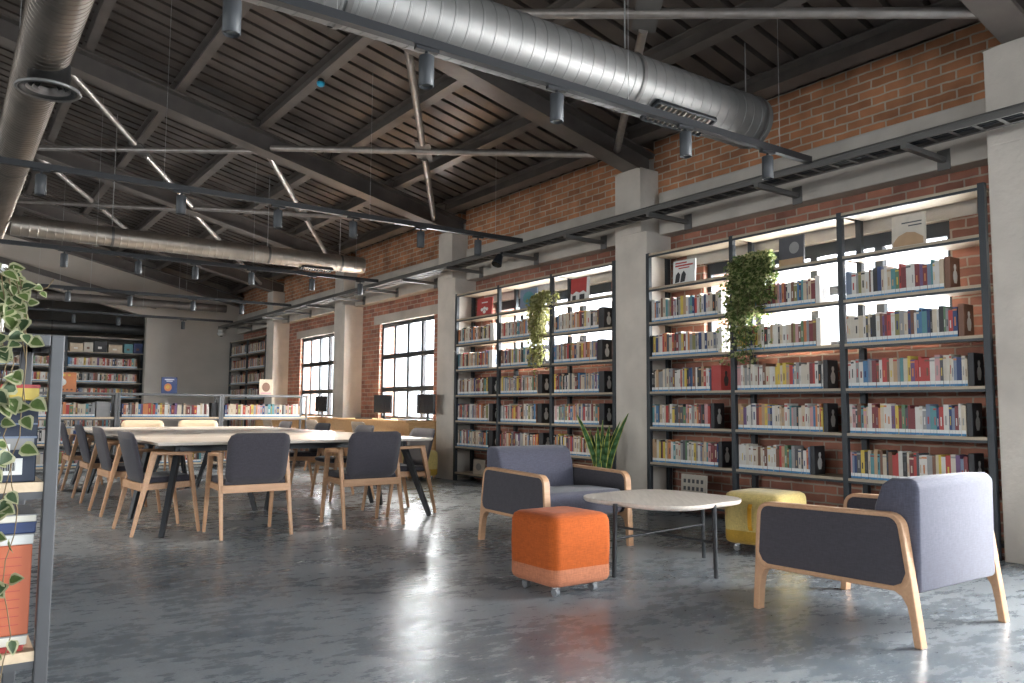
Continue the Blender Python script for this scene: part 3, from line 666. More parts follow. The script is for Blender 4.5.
# ------------------------------------------------------------------ chairs
def chair(label, group, loc, rz, width=.60, back='charcoal', inner='charcoal', seat='charcoal', cat='chair', wood='oak'):
    t = thing('dining_chair', label, cat, loc, rz, group); hw = width/2-.018
    zt = .655
    for s in (-1, 1):
        MB().beam((s*hw, -.265, 0), (s*(hw-.012), -.115, zt), .026, .026, w1=.036, h1=.05).build('leg', wood, t, bevel=.006)
        MB().beam((s*(hw-.005), .265, 0), (s*(hw-.014), .165, zt), .026, .026, w1=.036, h1=.045).build('leg', wood, t, bevel=.006)
        MB().beam((s*(hw-.012), -.14, zt+.005), (s*(hw-.014), .19, zt-.005), .04, .028).build('armrest', wood, t, bevel=.008)
        MB().beam((s*(hw-.03), -.19, .385), (s*(hw-.03), .22, .40), .022, .05).build('side_rail', wood, t, bevel=.004)
    MB().beam((-hw+.01, -.20, .388), (hw-.01, -.20, .388), .024, .062).build('back_rail', wood, t, bevel=.004)
    MB().beam((-hw+.02, .205, .392), (hw-.02, .205, .392), .024, .05).build('front_rail', wood, t, bevel=.004)
    # seat cushion
    sb = MB(); W = hw-.035
    prof = [(-.185, .43), (-.15, .462), (0, .462), (.16, .472), (.235, .462), (.25, .438), (.225, .415), (-.18, .412)]
    sb.rings([[(x, y, z+(.006 if abs(x) > W*.8 else 0)) for y, z in prof] for x in (-W, -W*.5, 0, W*.5, W)], 0, True); sb.build('seat', seat, t, bevel=.012, seg=3, smooth=True)
    # backrest: curved upholstered panel, reclined
    bb = MB(); n = 8; m = 6; BW = width/2-.045; pts = []
    for side in (0, 1):
        for j in range(m+1):
            v = j/m
            for i in range(n+1):
                u = -1+2*i/n
                z = .425+.41*v
                x = BW*u*(1-.045*(1-v)); 
                y = -.195-.105*v + .028*u*u - (.014 if side == 0 else -.014)*(1-.55*max(abs(u)**6, abs(2*v-1)**6))
                # rounded corners
                cu = max(0, abs(u)-.72)/.28; cv = max(0, abs(2*v-1)-.66)/.34; q = cu*cu+cv*cv
                if q > 1: 
                    k = 1/sqrt(q); x = math.copysign(BW*(.72+.28*cu*k), u)*(1-.045*(1-v)); vv = .5+math.copysign(.5*(.66+.34*cv*k), v-.5); z = .425+.41*vv
                pts.append((x, y, z))
    N = (n+1)*(m+1); f = []; fm = []
    for j in range(m):
        for i in range(n):
            a = j*(n+1)+i; f.append((a, a+1, a+n+2, a+n+1)); fm.append(0); f.append((N+a, N+a+n+1, N+a+n+2, N+a+1)); fm.append(1)
    edge = [i for i in range(n+1)]+[(j+1)*(n+1)+n for j in range(m)]+[m*(n+1)+i for i in range(n-1, -1, -1)]+[j*(n+1) for j in range(m-1, 0, -1)]
    for a, b in zip(edge, edge[1:]+edge[:1]): f.append((a, N+a, N+b, b)); fm.append(0)
    bb.add(pts, f, 0, True); bb.m = fm
    bb.build('backrest', [back, inner], t, smooth=True)
    return t
GC = 'chairs around the long table'
base = chair('charcoal chair with oak frame at the near table end, beside the splayed corner leg', GC, (2.13, 6.775, 0), 0)
dup(base, (3.165, 6.79, 0), 0, 'charcoal chair with oak frame at the near table end, closer to the orange ottoman', GC)
for i, (y, a) in enumerate(((7.36, 4), (8.78, 2), (10.07, 1), (11.62, 0))):
    dup(base, (1.545, y, 0), -pi/2+radians(a), 'charcoal oak-framed chair on the table side away from the windows, %s from the near end' % ORD[i], GC)
for i, (x, y) in enumerate(((3.83, 7.36), (3.85, 8.8), (3.86, 10.1), (3.86, 11.5))):
    dup(base, (x, y, 0), pi/2, 'charcoal oak-framed chair on the window side of the long table, %s from the near end' % ORD[i], GC)
far = chair('tan shell chair at the far table end, in front of the partly hidden low bookcase', 'pale shell chairs at far end', (2.44, 12.5, 0), pi, .68, 'taupe_shell', 'tan_shell', 'charcoal')
dup(far, (3.22, 12.5, 0), pi, 'tan shell chair at the far table end, in front of the navy moon book', 'pale shell chairs at far end')
dk = chair('taupe shell chair at the window desk, in front of the nearest monitor', 'chairs at the window desks', (5.28, 10.95, 0), -pi/2, .58, 'taupe_shell', 'taupe_shell', 'charcoal')
dup(dk, (5.20, 12.55, 0), -pi/2, 'taupe shell chair at the window desk, in front of the middle monitor', 'chairs at the window desks')
dup(dk, (5.25, 14.9, 0), -pi/2, 'taupe shell chair at the farther window desk, beside the far monitor', 'chairs at the window desks')

# ------------------------------------------------------------------ tables
def table(label, x0, x1, y0, y1, slots):
    cx, cy = (x0+x1)/2, (y0+y1)/2; t = thing('conference_table', label, 'table', (cx, cy, 0), 0, 'tables pushed together as one long table')
    a, b = (x1-x0)/2, (y1-y0)/2
    mb = MB(); c = .02
    rs = [[(sx*(a-d), sy*(b-d), z) for sx, sy in ((-1,-1),(1,-1),(1,1),(-1,1))] for z, d in ((.725, .012), (.75, 0))]
    mb.rings(rs, 0, False); mb.build('tabletop', 'tabletop', t, bevel=.004)
    for sx in (-1, 1):
        for sy in (-1, 1):
            MB().beam((sx*(a-.05), sy*(b+.03 if (sy < 0 and y0 < 7) or (sy > 0 and y1 > 12) else b-.10), 0), (sx*(a-.22), sy*(b-.24), .70), .036, .042, w1=.052, h1=.062).build('leg', 'black_metal', t, bevel=.004)
    for sx in (-1, 1): MB().beam((sx*(a-.22), -(b-.2), .688), (sx*(a-.22), b-.2, .688), .06, .05).build('cross_beam', 'black_metal', t)
    for sy in (-1, 1): MB().beam((-(a-.2), sy*(b-.24), .693), (a-.2, sy*(b-.24), .693), .045, .055).build('apron', 'black_metal', t)
    for x, y, w, d in slots: MB().prism(rrect(x, y, w, d, min(w, d)/2-.001, 6), 'z', .7502, .752).build('cable_slot', 'black_metal', t)
    return t
table('pale wood table section across the near end of the long table', 1.44, 3.98, 6.93, 8.06, [(-.15, .25, .5, .06)])
table('pale wood table section on the side away from the windows, middle of long table', 1.44, 2.695, 8.07, 11.0, [(.1, -.5, .28, .09), (.1, .6, .28, .09)])
table('pale wood table section along the window side, middle of long table', 2.705, 3.98, 8.07, 11.0, [(.2, -.3, .4, .07), (-.1, .7, .28, .09)])
table('pale wood table section across the far end of the long table', 1.44, 3.98, 11.01, 12.15, [(-.3, 0, .28, .09)])
tag(MB().lathe([(.0, .0), (.15, .0), (.15, .008), (.135, .014), (0, .014)], n=28).build('floor_disc', 'black_metal', loc=(1.42, 11.2, 0)), 'dark round flat disc on the floor beside the chairs away from the windows', 'floor outlet')  # thin black disc lying flat on the floor

# ------------------------------------------------------------------ window desks with monitors
def desk(y0, y1, label):
    t = thing('window_desk', label, 'desk', (5.95, (y0+y1)/2, 0), 0, 'wooden desks under the windows'); h = (y1-y0)/2
    MB().box(-.30, .50, -h, h, .822, .85).build('desktop', 'desk_wood', t, bevel=.003)
    MB().box(-.24, -.215, -h+.03, h-.03, .56, .8215).build('front_panel', 'desk_wood', t)
    for s in (-1, 1):
        MB().box(-.25, .48, s*h-(.03 if s > 0 else 0), s*h+(.03 if s < 0 else 0), 0, .8215).build('leg', 'desk_wood', t)
desk(10.66, 13.86, 'orange wood desk under the nearest clear window'); desk(14.62, 17.8, 'orange wood desk under the farther clear window')
def monitor(y, rz, label):
    t = thing('computer_monitor', label, 'monitor', (5.98, y, .85), rz, 'monitors on the window desks')
    MB().box(-.02, .012, -.265, .265, .10, .40).build('screen', 'screen', t, bevel=.006)
    MB().beam((.03, 0, .008), (.02, 0, .24), .05, .02).build('stand', 'black_metal', t)
    MB().box(-.08, .09, -.11, .11, 0, .01).build('base', 'black_metal', t, bevel=.003)
monitor(10.55+.1, .0, 'black monitor on the nearer window desk, closest to the tall bookcase')
monitor(12.1, .1, 'black monitor on the nearer window desk, before the brick edge')
monitor(14.75, 0, 'black monitor on the farther window desk, beside the pale pillar')
for y, l in ((10.95, 'closest to the tall bookcase'), (12.5, 'before the brick edge')):
    k = MB().box(-.065, .065, -.2, .2, 0, .018).build('keyboard', 'black_metal', loc=(5.8, y-.05, .8502), bevel=.004); tag(k, 'black keyboard on the nearer window desk, %s' % l, 'keyboard', 'keyboards on the window desk')

# ------------------------------------------------------------------ armchairs
def rounded(poly, r, n=5):
    out = []
    for i, p in enumerate(poly):
        p = Vector(p); a = (Vector(poly[i-1])-p).normalized(); b = (Vector(poly[(i+1) % len(poly)])-p).normalized()
        ang = math.acos(max(-1, min(1, a.dot(b)))); d = r/math.tan(ang/2); c = p+(a+b).normalized()*r/sin(ang/2)
        s = p+a*d-c; e = p+b*d-c; a0 = math.atan2(s.y, s.x); a1 = math.atan2(e.y, e.x); da = (a1-a0+pi) % (2*pi)-pi
        out += [(c.x+r*cos(a0+da*k/n), c.y+r*sin(a0+da*k/n)) for k in range(n+1)]
    return out
def armchair(label, loc, rz):
    t = thing('armchair', label, 'armchair', loc, rz, 'oak framed lounge armchairs')
    outer = [(-.378, .585), (.408, .565), (.432, .222), (-.425, .235)]; inner = [(-.355, .563), (.386, .544), (.408, .246), (-.401, .257)]
    O, I = rounded(outer, .075), rounded(inner, .05); n = len(O)
    for s in (-1, 1):
        x0, x1 = (.372, .427) if s > 0 else (-.427, -.372)
        mb = MB(); vs = [(x0, y, z) for y, z in O]+[(x1, y, z) for y, z in O]+[(x0, y, z) for y, z in I]+[(x1, y, z) for y, z in I]; fs = []
        for i in range(n):
            j = (i+1) % n
            fs += [(i, j, n+j, n+i), (2*n+i, 3*n+i, 3*n+j, 2*n+j), (i, 2*n+i, 2*n+j, j), (n+i, n+j, 3*n+j, 3*n+i)]
        mb.add(vs, fs); fr = mb.build('arm_frame', 'oak', t, bevel=.005)
        p = MB().prism([(y*.998, z) for y, z in I], 'x', x0+.004, x1-.002 if s > 0 else x1-.004); p.build('side_panel', 'armchair_side', fr)
        xm = (x0+x1)/2
        MB().prism([(.4215, .36), (.4335, .19), (.446, 0), (.411, 0), (.402, .11), (.392, .17), (.375, .205), (.34, .224), (.34, .244), (.38, .262), (.402, .30)], 'x', x0+.002, x1-.002).build('leg', 'oak', t, bevel=.005)
        MB().prism([(-.4045, .39), (-.4285, .21), (-.456, 0), (-.421, 0), (-.407, .11), (-.394, .175), (-.37, .215), (-.33, .236), (-.33, .256), (-.37, .274), (-.39, .32)], 'x', x0+.002, x1-.002).build('leg', 'oak', t, bevel=.005)
    W = .368
    sp = [(-.30, .22), (.36, .245), (.385, .28), (.39, .40), (.36, .432), (.0, .43), (-.20, .415)]
    mb = MB(); mb.prism(sp, 'x', -W, W); mb.build('seat_cushion', 'armchair_fabric', t, bevel=.025, seg=3, smooth=True)
    bp = [(-.425, .225), (-.30, .225), (-.195, .40), (-.215, .60), (-.255, .705), (-.30, .735), (-.405, .742), (-.432, .71)]
    mb = MB(); mb.prism(bp, 'x', -W, W); mb.build('back_cushion', 'armchair_fabric', t, bevel=.022, seg=3, smooth=True)
    return t
a0 = armchair('charcoal armchair seen from behind, its pale lit back towards the viewer', (4.005, 2.37, 0), 0)
dup(a0, (3.985, 5.02, 0), pi, 'charcoal armchair facing the viewer in front of the snake plant', 'oak framed lounge armchairs')

# ------------------------------------------------------------------ coffee table
t = thing('coffee_table', 'pale wood coffee table with four black legs between the armchairs', 'table', (3.985, 3.87, 0), radians(-39.6))
base_sq = [((x-y)*.70711, (x+y)*.70711) for x, y in rrect(0, 0, .885, .885, .25, 12)]
def sq(k): return [(x*k, y*k) for x, y in base_sq]
mb = MB(); mb.rings([[(x, y, z) for x, y in sq(r)] for r, z in ((.90, .424), (.985, .434), (1.0, .447), (1.0, .459), (.992, .461))], 0, False); mb.build('tabletop', 'ash_grey', t)
LG = []
for ox, oy in ((-.485, -.065), (.022, -.437), (.485, .068), (-.022, .437)):
    c_, s_ = cos(radians(39.6)), sin(radians(39.6)); LG.append((ox*c_-oy*s_, ox*s_+oy*c_))
for x, y in LG: MB().cyl((x*1.01, y*1.01, 0), (x*.985, y*.985, .452), .0135, .0155, 12).build('leg', 'black_metal', t)
MB().cyl((*LG[0], .235), (*LG[2], .235), .0085, n=8).build('cross_bar', 'black_metal', t); MB().cyl((*LG[1], .217), (*LG[3], .217), .0085, n=8).build('cross_bar', 'black_metal', t)

# ------------------------------------------------------------------ ottomans
def ottoman(label, loc, rz, top, band, size=.43, H=.425, strap=False):
    t = thing('ottoman', label, 'ottoman', loc, rz, 'cube ottomans on casters'); h = size/2; zs = .16; z0 = .062
    def ring(sz, z, r=.055): return [(x, y, z) for x, y in rrect(0, 0, sz, sz, r, 6)]
    mb = MB(); mb.rings([ring(size, zs), ring(size+.006, .28), ring(size, H-.045), ring(size-.018, H-.016), ring(size-.06, H-.002, .05), ring(size-.2, H+.006, .05)], 0, True); mb.build('cushion', top, t)
    mb = MB(); mb.rings([ring(size-.05, z0, .05), ring(size-.012, z0+.012), ring(size+.001, z0+.035), ring(size+.001, zs)], 0, True); mb.build('base_band', band, t)
    for sx in (-1, 1):
        for sy in (-1, 1):
            c = MB().cyl((sx*(h-.08), sy*(h-.08), .045), (sx*(h-.08), sy*(h-.08), .064), .016).box(sx*(h-.08)-.02, sx*(h-.08)+.02, sy*(h-.08)-.012, sy*(h-.08)+.012, .038, .05).build('caster', 'chrome', t)
            MB().cyl((sx*(h-.08)-.014, sy*(h-.08)+.006, .024), (sx*(h-.08)+.014, sy*(h-.08)+.006, .024), .024, n=16).build('wheel', 'rubber', c)
    if strap:
        s = MB(); pts = [(-h-.004, .0, .17), (-h-.02, 0, .20), (-h-.024, 0, .27), (-h-.02, 0, .33), (-h-.004, 0, .36)]
        for a, b in zip(pts[:-1], pts[1:]): s.beam(a, b, .03, .004, up=(1, 0, 0))
        s.build('strap_handle', 'strap', t)
    return t
ottoman('orange cube ottoman with a paler base band, between armchair and coffee table', (3.005, 3.735, 0), 0, 'orange', 'orange_pale', .435, .45)
ottoman('yellow cube ottoman with strap handle, behind the armchair seen from behind', (5.10, 3.88, 0), radians(10), 'yellow', 'mustard', .46, .44, strap=True)
ottoman('yellow cube ottoman beside the end of the tall bookcase near the window desk', (5.74, 10.42, 0), 0, 'yellow', 'mustard')

# ------------------------------------------------------------------ plants
def leaf(mb, c, d, nrm, L, W, m=0, mc=None, r=RNG):
    c = Vector(c); d = Vector(d).normalized(); nrm = Vector(nrm); s = d.cross(nrm)
    if s.length < 1e-3: s = d.cross(Vector((1, .3, .2)))
    s.normalize(); n = s.cross(d).normalized()
    cup = n*W*.16
    out = [(0, 0), (.12, .42), (.34, .52), (.62, .36), (.85, .16), (1, 0), (.85, -.16), (.62, -.36), (.34, -.52), (.12, -.42)]
    vs = [c+d*L*a+s*W*b+cup*(abs(b)*1.6) for a, b in out]+[c+d*L*.5]
    fs = [(i, (i+1) % 10, 10) for i in range(10)]
    if mc is None: mb.add(vs, fs, m, True)
    else:
        inn = [c+d*L*(.06+a*.82)+s*W*b*.62+cup*(abs(b)*1.0)+n*.0012 for a, b in out]+[c+d*L*.47+n*.0012]
        mb.add(vs, fs, mc, True); mb.add(inn, fs, m, True)
        inn2 = [p-n*.0024 for p in inn]; mb.add(inn2, fs, m, True)
def ivy(label, loc, strands, seed, rz=0, leafL=.042, dens=55, spread=.05, pot=True, mats=('ivy_green', 'ivy_lime')):
    r = random.Random(seed); t = thing('hanging_ivy', label, 'plant', loc, rz, 'hanging ivy on the tall bookcases')
    if pot:
        pt = MB().lathe([(.0, 0), (.055, 0), (.075, .12), (.078, .13), (.07, .13), (.066, .115), (0, .115)]).build('pot', 'pot_grey', t)
        MB().lathe([(0, .117), (.064, .117)], n=16).build('soil', 'soil', pt)
    fo = MB(); st = MB()
    for (sx, sy, drop, dens_) in strands:
        x, y, z = r.uniform(-.03, .03), 0, .125
        pts = [Vector((x, y, z)), Vector((x+(sx-x)*.4, -.10+sy*.3, z+.05)), Vector((sx*.9, -.215+sy, z-.03))]
        zz = z-.03; px, py = sx*.9, -.215+sy
        while zz > z-drop:
            zz -= .05; px += r.uniform(-.012, .012); py += r.uniform(-.008, .008); pts.append(Vector((px, py, zz)))
        st.tube(pts, .0022, 5)
        tot = int(dens_*dens*(drop+.42))
        for _ in range(tot):
            k = r.random()*(len(pts)-1); i = int(k); p = pts[i].lerp(pts[min(i+1, len(pts)-1)], k-i)
            ang = r.uniform(0, 2*pi); rad = r.uniform(.008, spread)
            p = p+Vector((cos(ang)*rad, sin(ang)*rad*.8, r.uniform(-.02, .02)))
            d = Vector((cos(ang), sin(ang), r.uniform(-1.2, .4))); n = Vector((r.uniform(-.6, .6), -1, r.uniform(-.2, .9)))
            L = leafL*r.uniform(.55, 1.15); leaf(fo, p, d, n, L, L*r.uniform(.65, .9), 0 if r.random() < .55 else 1)
    fo.build('foliage', mats, t); st.build('stems', 'stem', t)
    return t
rr = random.Random(3)
S = [(rr.uniform(-.20, .20), rr.uniform(-.02, .04), rr.uniform(.10, .40), 1.5) for _ in range(40)]
S += [(rr.uniform(-.26, .06), rr.uniform(-.02, .03), rr.uniform(.4, .75), 1.1) for _ in range(24)]+[(rr.uniform(-.30, -.05), 0, rr.uniform(.75, 1.02), .8) for _ in range(10)]+[(.12, 0, .85, .5), (.05, .01, .95, .5)]
ivy('bushy green ivy hanging down the tall bookcase behind the coffee table', world(OR, RZW, 1.41, .17, LEV[1]+.0165), S, 5, RZW, .036, 95, .065, mats=['ivy_green', 'ivy_lime'])
S = [(rr.uniform(-.12, .14), rr.uniform(-.02, .04), rr.uniform(.10, .35), 1.2) for _ in range(18)]+[(rr.uniform(-.22, .06), 0, rr.uniform(.5, 1.0), .9) for _ in range(20)]+[(.3, .0, .18, .8), (.33, .0, .12, .8)]
ivy('lime green ivy trailing down the bookcase behind the snake plant', world(OL, RZW, 2.10, .17, LEV[1]+.0165), S, 9, RZW, .042, 70, .06, mats=['ivy_yellow', 'ivy_pale'])
# snake plant
t = thing('snake_plant', 'tall snake plant in a pot between the armchair and the concrete pillar', 'plant', (5.80, 6.52, 0))
pt = MB().lathe([(0, 0), (.10, 0), (.13, .26), (.135, .27), (.12, .27), (.115, .24), (0, .24)], n=24).build('pot', 'pot_grey', t)
MB().lathe([(0, .245), (.114, .245)], n=20).build('soil', 'soil', pt)
r = random.Random(12); 
for i in range(9):
    a = 2*pi*i/9+r.uniform(-.2, .2); R1 = r.uniform(.015, .06); lean = r.uniform(.03, .13) if i % 4 else .24; Ht = r.uniform(.5, .76); wv = r.uniform(.030, .042)
    mb = MB(); rs = []; n = 9; q_ = radians(-38)+r.uniform(-.7, .7); sd = Vector((cos(q_), sin(q_), 0)); nd = Vector((-sin(q_), cos(q_), 0))
    for j in range(n):
        v = j/(n-1); w = wv*(.75+.6*v)*(1-v**3.2)+.0008
        c = Vector((cos(a)*(R1+lean*v**1.6), sin(a)*(R1+lean*v**1.6), .245+Ht*v)); tw = sd*cos(v*.6)+nd*sin(v*.6); nn = nd*cos(v*.6)-sd*sin(v*.6)
        rs.append((c-tw*w-nn*-.004, c-tw*w*.72, c-nn*.004, c+tw*w*.72, c+tw*w-nn*-.004))
    for j in range(n-1):
        for k in range(4): mb.add([rs[j][k], rs[j][k+1], rs[j+1][k+1], rs[j+1][k]], [(0, 1, 2, 3)], 1 if k in (0, 3) else 0, True)
    o = mb.build('leaf', ['leaf_deep', 'leaf_yellow'], t); s = o.modifiers.new('solid', 'SOLIDIFY'); s.thickness = .004

# ------------------------------------------------------------------ foreground shelf at the left with planter
FO = (0, 2.76, 0)
low_case('grey metal shelf unit close to the viewer, with ivy trailing over it', FO, -1.25, .300, [.822, .335], 1.26, depth=.36, group=None, rail='slate_mid', inset=.055)
def fbox(name, label, x0, x1, z0, z1, v0, v1, m, bev=.004, cat='book', grp=None):
    o = MB().box(x0, x1, v0, v1, 0, z1-z0).build(name, m, loc=(0, 2.76, z0), bevel=bev); tag(o, label, cat, grp); return o
o = fbox('archive_box', 'large navy box file with a white label on the foreground shelf', -.25, .243, .8225, 1.062, .02, .30, 'box_navy', cat='box')
MB().box(-.24, .2425, .0185, .0198, .128, .134).box(-.24, .2425, .0185, .0198, .168, .173).build('band', 'book_slate blue', o)
MB().box(-.24, .235, .0188, .0198, .095, .13).build('fabric_band', 'book_grey', o)
lb = MB().box(-.1, .208, .0175, .0188, .022, .070).build('label_strip', 'label_white', o)
MB().box(-.1, .035, .0166, .0174, .022, .062).build('red_mark', 'book_red', lb)
bc = MB(); x = .13
for i in range(16): ww = .0012+.0012*((i*7) % 3); bc.box(x, x+ww, .0166, .0174, .034, .058); x += ww+.0015
bc.build('barcode', 'book_black', lb)
sk = MB().box(.105, .175, .0175, .0188, .078, .112).build('sticker', 'label_white', o); MB().box(.125, .155, .0166, .0174, .088, .104).build('sticker_mark', 'book_slate blue', sk)
o = fbox('book', 'large yellow book with red cover edge lying on the navy box file', -.2, .242, 1.0625, 1.108, .02, .28, 'book_yellow', grp=None)
MB().box(-.2, .243, .0185, .285, .036, .0465).build('cover', 'book_red', o)
G = 'large books stacked in the foreground shelf'
for x0, x1, z0, z1, mn, lab in ((-.3, .236, .3355, .352, 'book_red', 'red book lying at the bottom of the foreground stack'), (-.3, .244, .3525, .382, 'paper', 'white paged book lying under the orange box in foreground shelf'),
     (-.3, .248, .6405, .672, 'label_white', 'white book lying on the orange box in foreground shelf'), (-.3, .252, .6725, .705, 'book_navy', 'navy book lying between two white books in foreground stack'),
     (-.3, .252, .7055, .728, 'paper', 'pale paged book near the top of the foreground stack'), (-.3, .12, .7285, .744, 'book_red', 'red book on top of the foreground stack')):
    b = fbox('book', lab, x0, x1, z0, z1, .02, .28, mn, grp=G)
    MB().box(x0, x1+.0012, .0185, .282, z1-z0-.003, z1-z0+.0004).build('cover', 'book_grey' if mn in ('paper', 'label_white') else mn, b)
o = fbox('archive_box', 'big orange box with faint printed lines in the foreground shelf', -.3, .246, .3825, .640, .02, .30, 'box_orange', cat='box')
ln = MB()
for i in range(9): ln.box(-.28, .22, .0188, .0196, .03+.024*i, .032+.024*i)
ln.build('printed_lines', 'book_red', o)
# planter and variegated ivy
t = thing('potted_ivy', 'variegated ivy spilling from a white planter on the foreground shelf', 'plant', (-.04, 2.90, 1.26))
pt = MB().prism(rrect(0, 0, .37, .22, .02), 'z', 0.0, .205).build('planter', 'white_plastic', t, bevel=.004)
MB().cyl((.145, -.11, .165), (.145, -.114, .165), .012, n=16).build('planter_mark', 'book_grey', pt)
fo, st = MB(), MB(); r = random.Random(21)
def trail(pts, n, Lm, spread=.02):
    pts = [Vector(p) for p in pts]; st.tube(pts, .0016, 5)
    for _ in range(n):
        k = r.random()*(len(pts)-1); i = int(k); p = pts[i].lerp(pts[min(i+1, len(pts)-1)], k-i)
        ang = r.uniform(0, 2*pi); p = p+Vector((cos(ang)*spread*r.random(), -abs(sin(ang))*spread*.6, r.uniform(-.01, .01)))
        d = Vector((cos(ang)*.8, -.3, r.uniform(-1.1, .25))); nn = Vector((r.uniform(-.5, .5), -1, r.uniform(-.1, .7)))
        L = Lm*r.uniform(.7, 1.2); leaf(fo, p, d, nn, L, L*r.uniform(.75, 1.0), r.choice([0, 0, 1]), 2)
# coordinates relative to the planter (x right, y towards the shelf back, z up from shelf top)
for i in range(9):
    a = r.uniform(-.18, .20); trail([(a*.8, 0, .19), (a, -.09, .175), (a+r.uniform(-.01, .02), -.15, .12), (a+r.uniform(0, .02), -.165, .04)], 16, .04, .03)
trail([(.1, -.05, .2), (.2, -.13, .17), (.26, -.15, .125), (.285, -.15, .14), (.30, -.15, .165)], 4, .03, .006)
for x, z1_, n in ((.205, -.50, 14), (.17, -.95, 20), (.225, -.98, 13), (.185, -.35, 12), (.15, -.7, 12), (.235, -.22, 8)):
    p = [(x*.7, -.08, .21), (x*.9, -.16, .16), (x, -.175, .05)]; z = .05
    while z > z1_: z -= .07; p.append((x+r.uniform(-.014, .014), -.176-r.uniform(0, .012), z))
    trail(p, n, .046, .022)
fo.build('foliage', ['vine_green', 'vine_deep', 'vine_cream'], t); st.build('stems', 'stem', t)

# ------------------------------------------------------------------ ducts
def duct(name, label, p0, p1, r, m, rib=.12, n=28, hang=()):
    p0 = Vector(p0); p1 = Vector(p1); L = (p1-p0).length; d = (p1-p0)/L; t = thing(name, label, 'duct', tuple(p0))
    up = Vector((0, 0, 1)); a = d.cross(up).normalized(); b = a.cross(d); rs = []; s = 0
    def ring(s, rr): return [d*s+a*cos(2*pi*i/n)*rr+b*sin(2*pi*i/n)*rr for i in range(n)]
    mb = MB(); mb.rings([ring(0, r), ring(L, r)], 0, True, capend=True)
    while s < L-rib:
        s += rib
        mb.rings([ring(s-.006, r+.003), ring(s+.006, r+.003)], 0, True, capend=False)
        mb.rings([ring(s-.009, r), ring(s-.006, r+.003)], 0, True, capend=False); mb.rings([ring(s+.006, r+.003), ring(s+.009, r)], 0, True, capend=False)
    o = mb.build('duct_tube', m, t)
    for s, zt in hang:
        q = d*s
        hb = MB(); hb.rings([ring(s-.018, r+.010), ring(s+.018, r+.010)], 0, True, capend=False); hb.build('hanger_band', 'galvanised', t)
        MB().cyl((q.x, q.y, r+.008), (q.x, q.y, zt-p0.z), .006, n=6).build('hanger_rod', 'wire', t)
    return t, d, a, b
def grille(t, s, d, r, ang, a, b, L=.55, W=.17):
    c = d*s+(a*cos(ang)+b*sin(ang))*(r+.008); nrm = (a*cos(ang)+b*sin(ang)); sd = d.cross(nrm)
    g = MB()
    g.beam(c-d*L/2, c+d*L/2, .03, .02, up=nrm, m=0); 
    g = MB()
    for sg in (-1, 1): g.beam(c+sd*sg*W/2-d*L/2, c+sd*sg*W/2+d*L/2, .02, .028, up=nrm); g.beam(c+d*sg*L/2-sd*W/2, c+d*sg*L/2+sd*W/2, .02, .028, up=nrm)
    fr = g.build('grille_frame', 'black_metal', t)
    h = MB()
    for i in range(1, 12): h.beam(c-d*L/2+d*L*i/12-sd*W/2, c-d*L/2+d*L*i/12+sd*W/2, .012, .02, up=nrm)
    h.box(0, 0, 0, 0, 0, 0) if False else None
    h.build('grille_slats', 'duct_dark', fr)
t1, d, a, b = duct('air_duct', 'big round metal duct crossing overhead to the brick wall, nearest one', (.64, 4.42, 3.57), (5.72, 4.42, 3.57), .225, 'duct', .105, 32, [(3.55, zb(4.0)+.42), (1.2, zb(1.65)+.42), (5.0, zb(5.45)+.42)])
grille(t1, 4.05, d, .225, radians(-66), a, b, .66, .2)
t3, d, a, b = duct('air_duct', 'round metal duct crossing the roof above the middle of the table', (.64, 12.3, 3.40), (5.65, 12.3, 3.40), .135, 'duct_dark', .10, 24, [(1.2, zb(1.8)+.42), (3.4, zb(4.0)+.42), (4.6, zb(5.2)+.42)])
grille(t3, 4.2, d, .135, radians(-80), a, b, .5, .12)
t5, d, a, b = duct('air_duct', 'thin dark duct crossing the roof near the end wall', (.64, 20.2, 3.44), (5.65, 20.2, 3.44), .095, 'steel', .12, 20, [(2.0, zb(2.6)+.42), (3.9, zb(4.5)+.42)])
duct('air_duct', 'pale duct crossing above the end-wall bookcase', (-.8, 23.2, 3.05), (4.9, 23.2, 3.05), .13, 'duct', .12, 20, [(3.0, 4.6)])
t2, d, a, b = duct('air_duct', 'long ribbed duct running lengthwise under the ridge, with a round outlet', (.47, -4, 3.53), (.47, 20.4, 3.53), .168, 'duct_bronze', .07, 28, [(9.0, zb(.47)+.42), (13.5, zb(.47)+.42), (17.8, zb(.47)+.42)])
c = MB(); c.rings([[(cos(2*pi*i/28)*rr+.04, 10.42+sin(2*pi*i/28)*rr, z) for i in range(28)] for rr, z in ((.135, -.06), (.135, -.235), (.195, -.245), (.205, -.262), (.165, -.266), (.15, -.235))], 0, True, capend=False); col_ = c.build('outlet_collar', 'duct_black', t2)
c = MB(); c.rings([[(cos(2*pi*i/28)*rr+.04, 10.42+sin(2*pi*i/28)*rr, z) for i in range(28)] for rr, z in ((.206, -.25), (.212, -.262), (.2, -.272), (.188, -.266))], 0, True, capend=False); c.build('outlet_rim', 'duct', col_)
c = MB()
for rr in (.05, .09, .13): c.rings([[(cos(2*pi*i/24)*q+.04, 10.42+sin(2*pi*i/24)*q, z) for i in range(24)] for q, z in ((rr, -.225), (rr+.012, -.25))], 0, True, capend=False)
c.build('outlet_louvre', 'steel', col_)

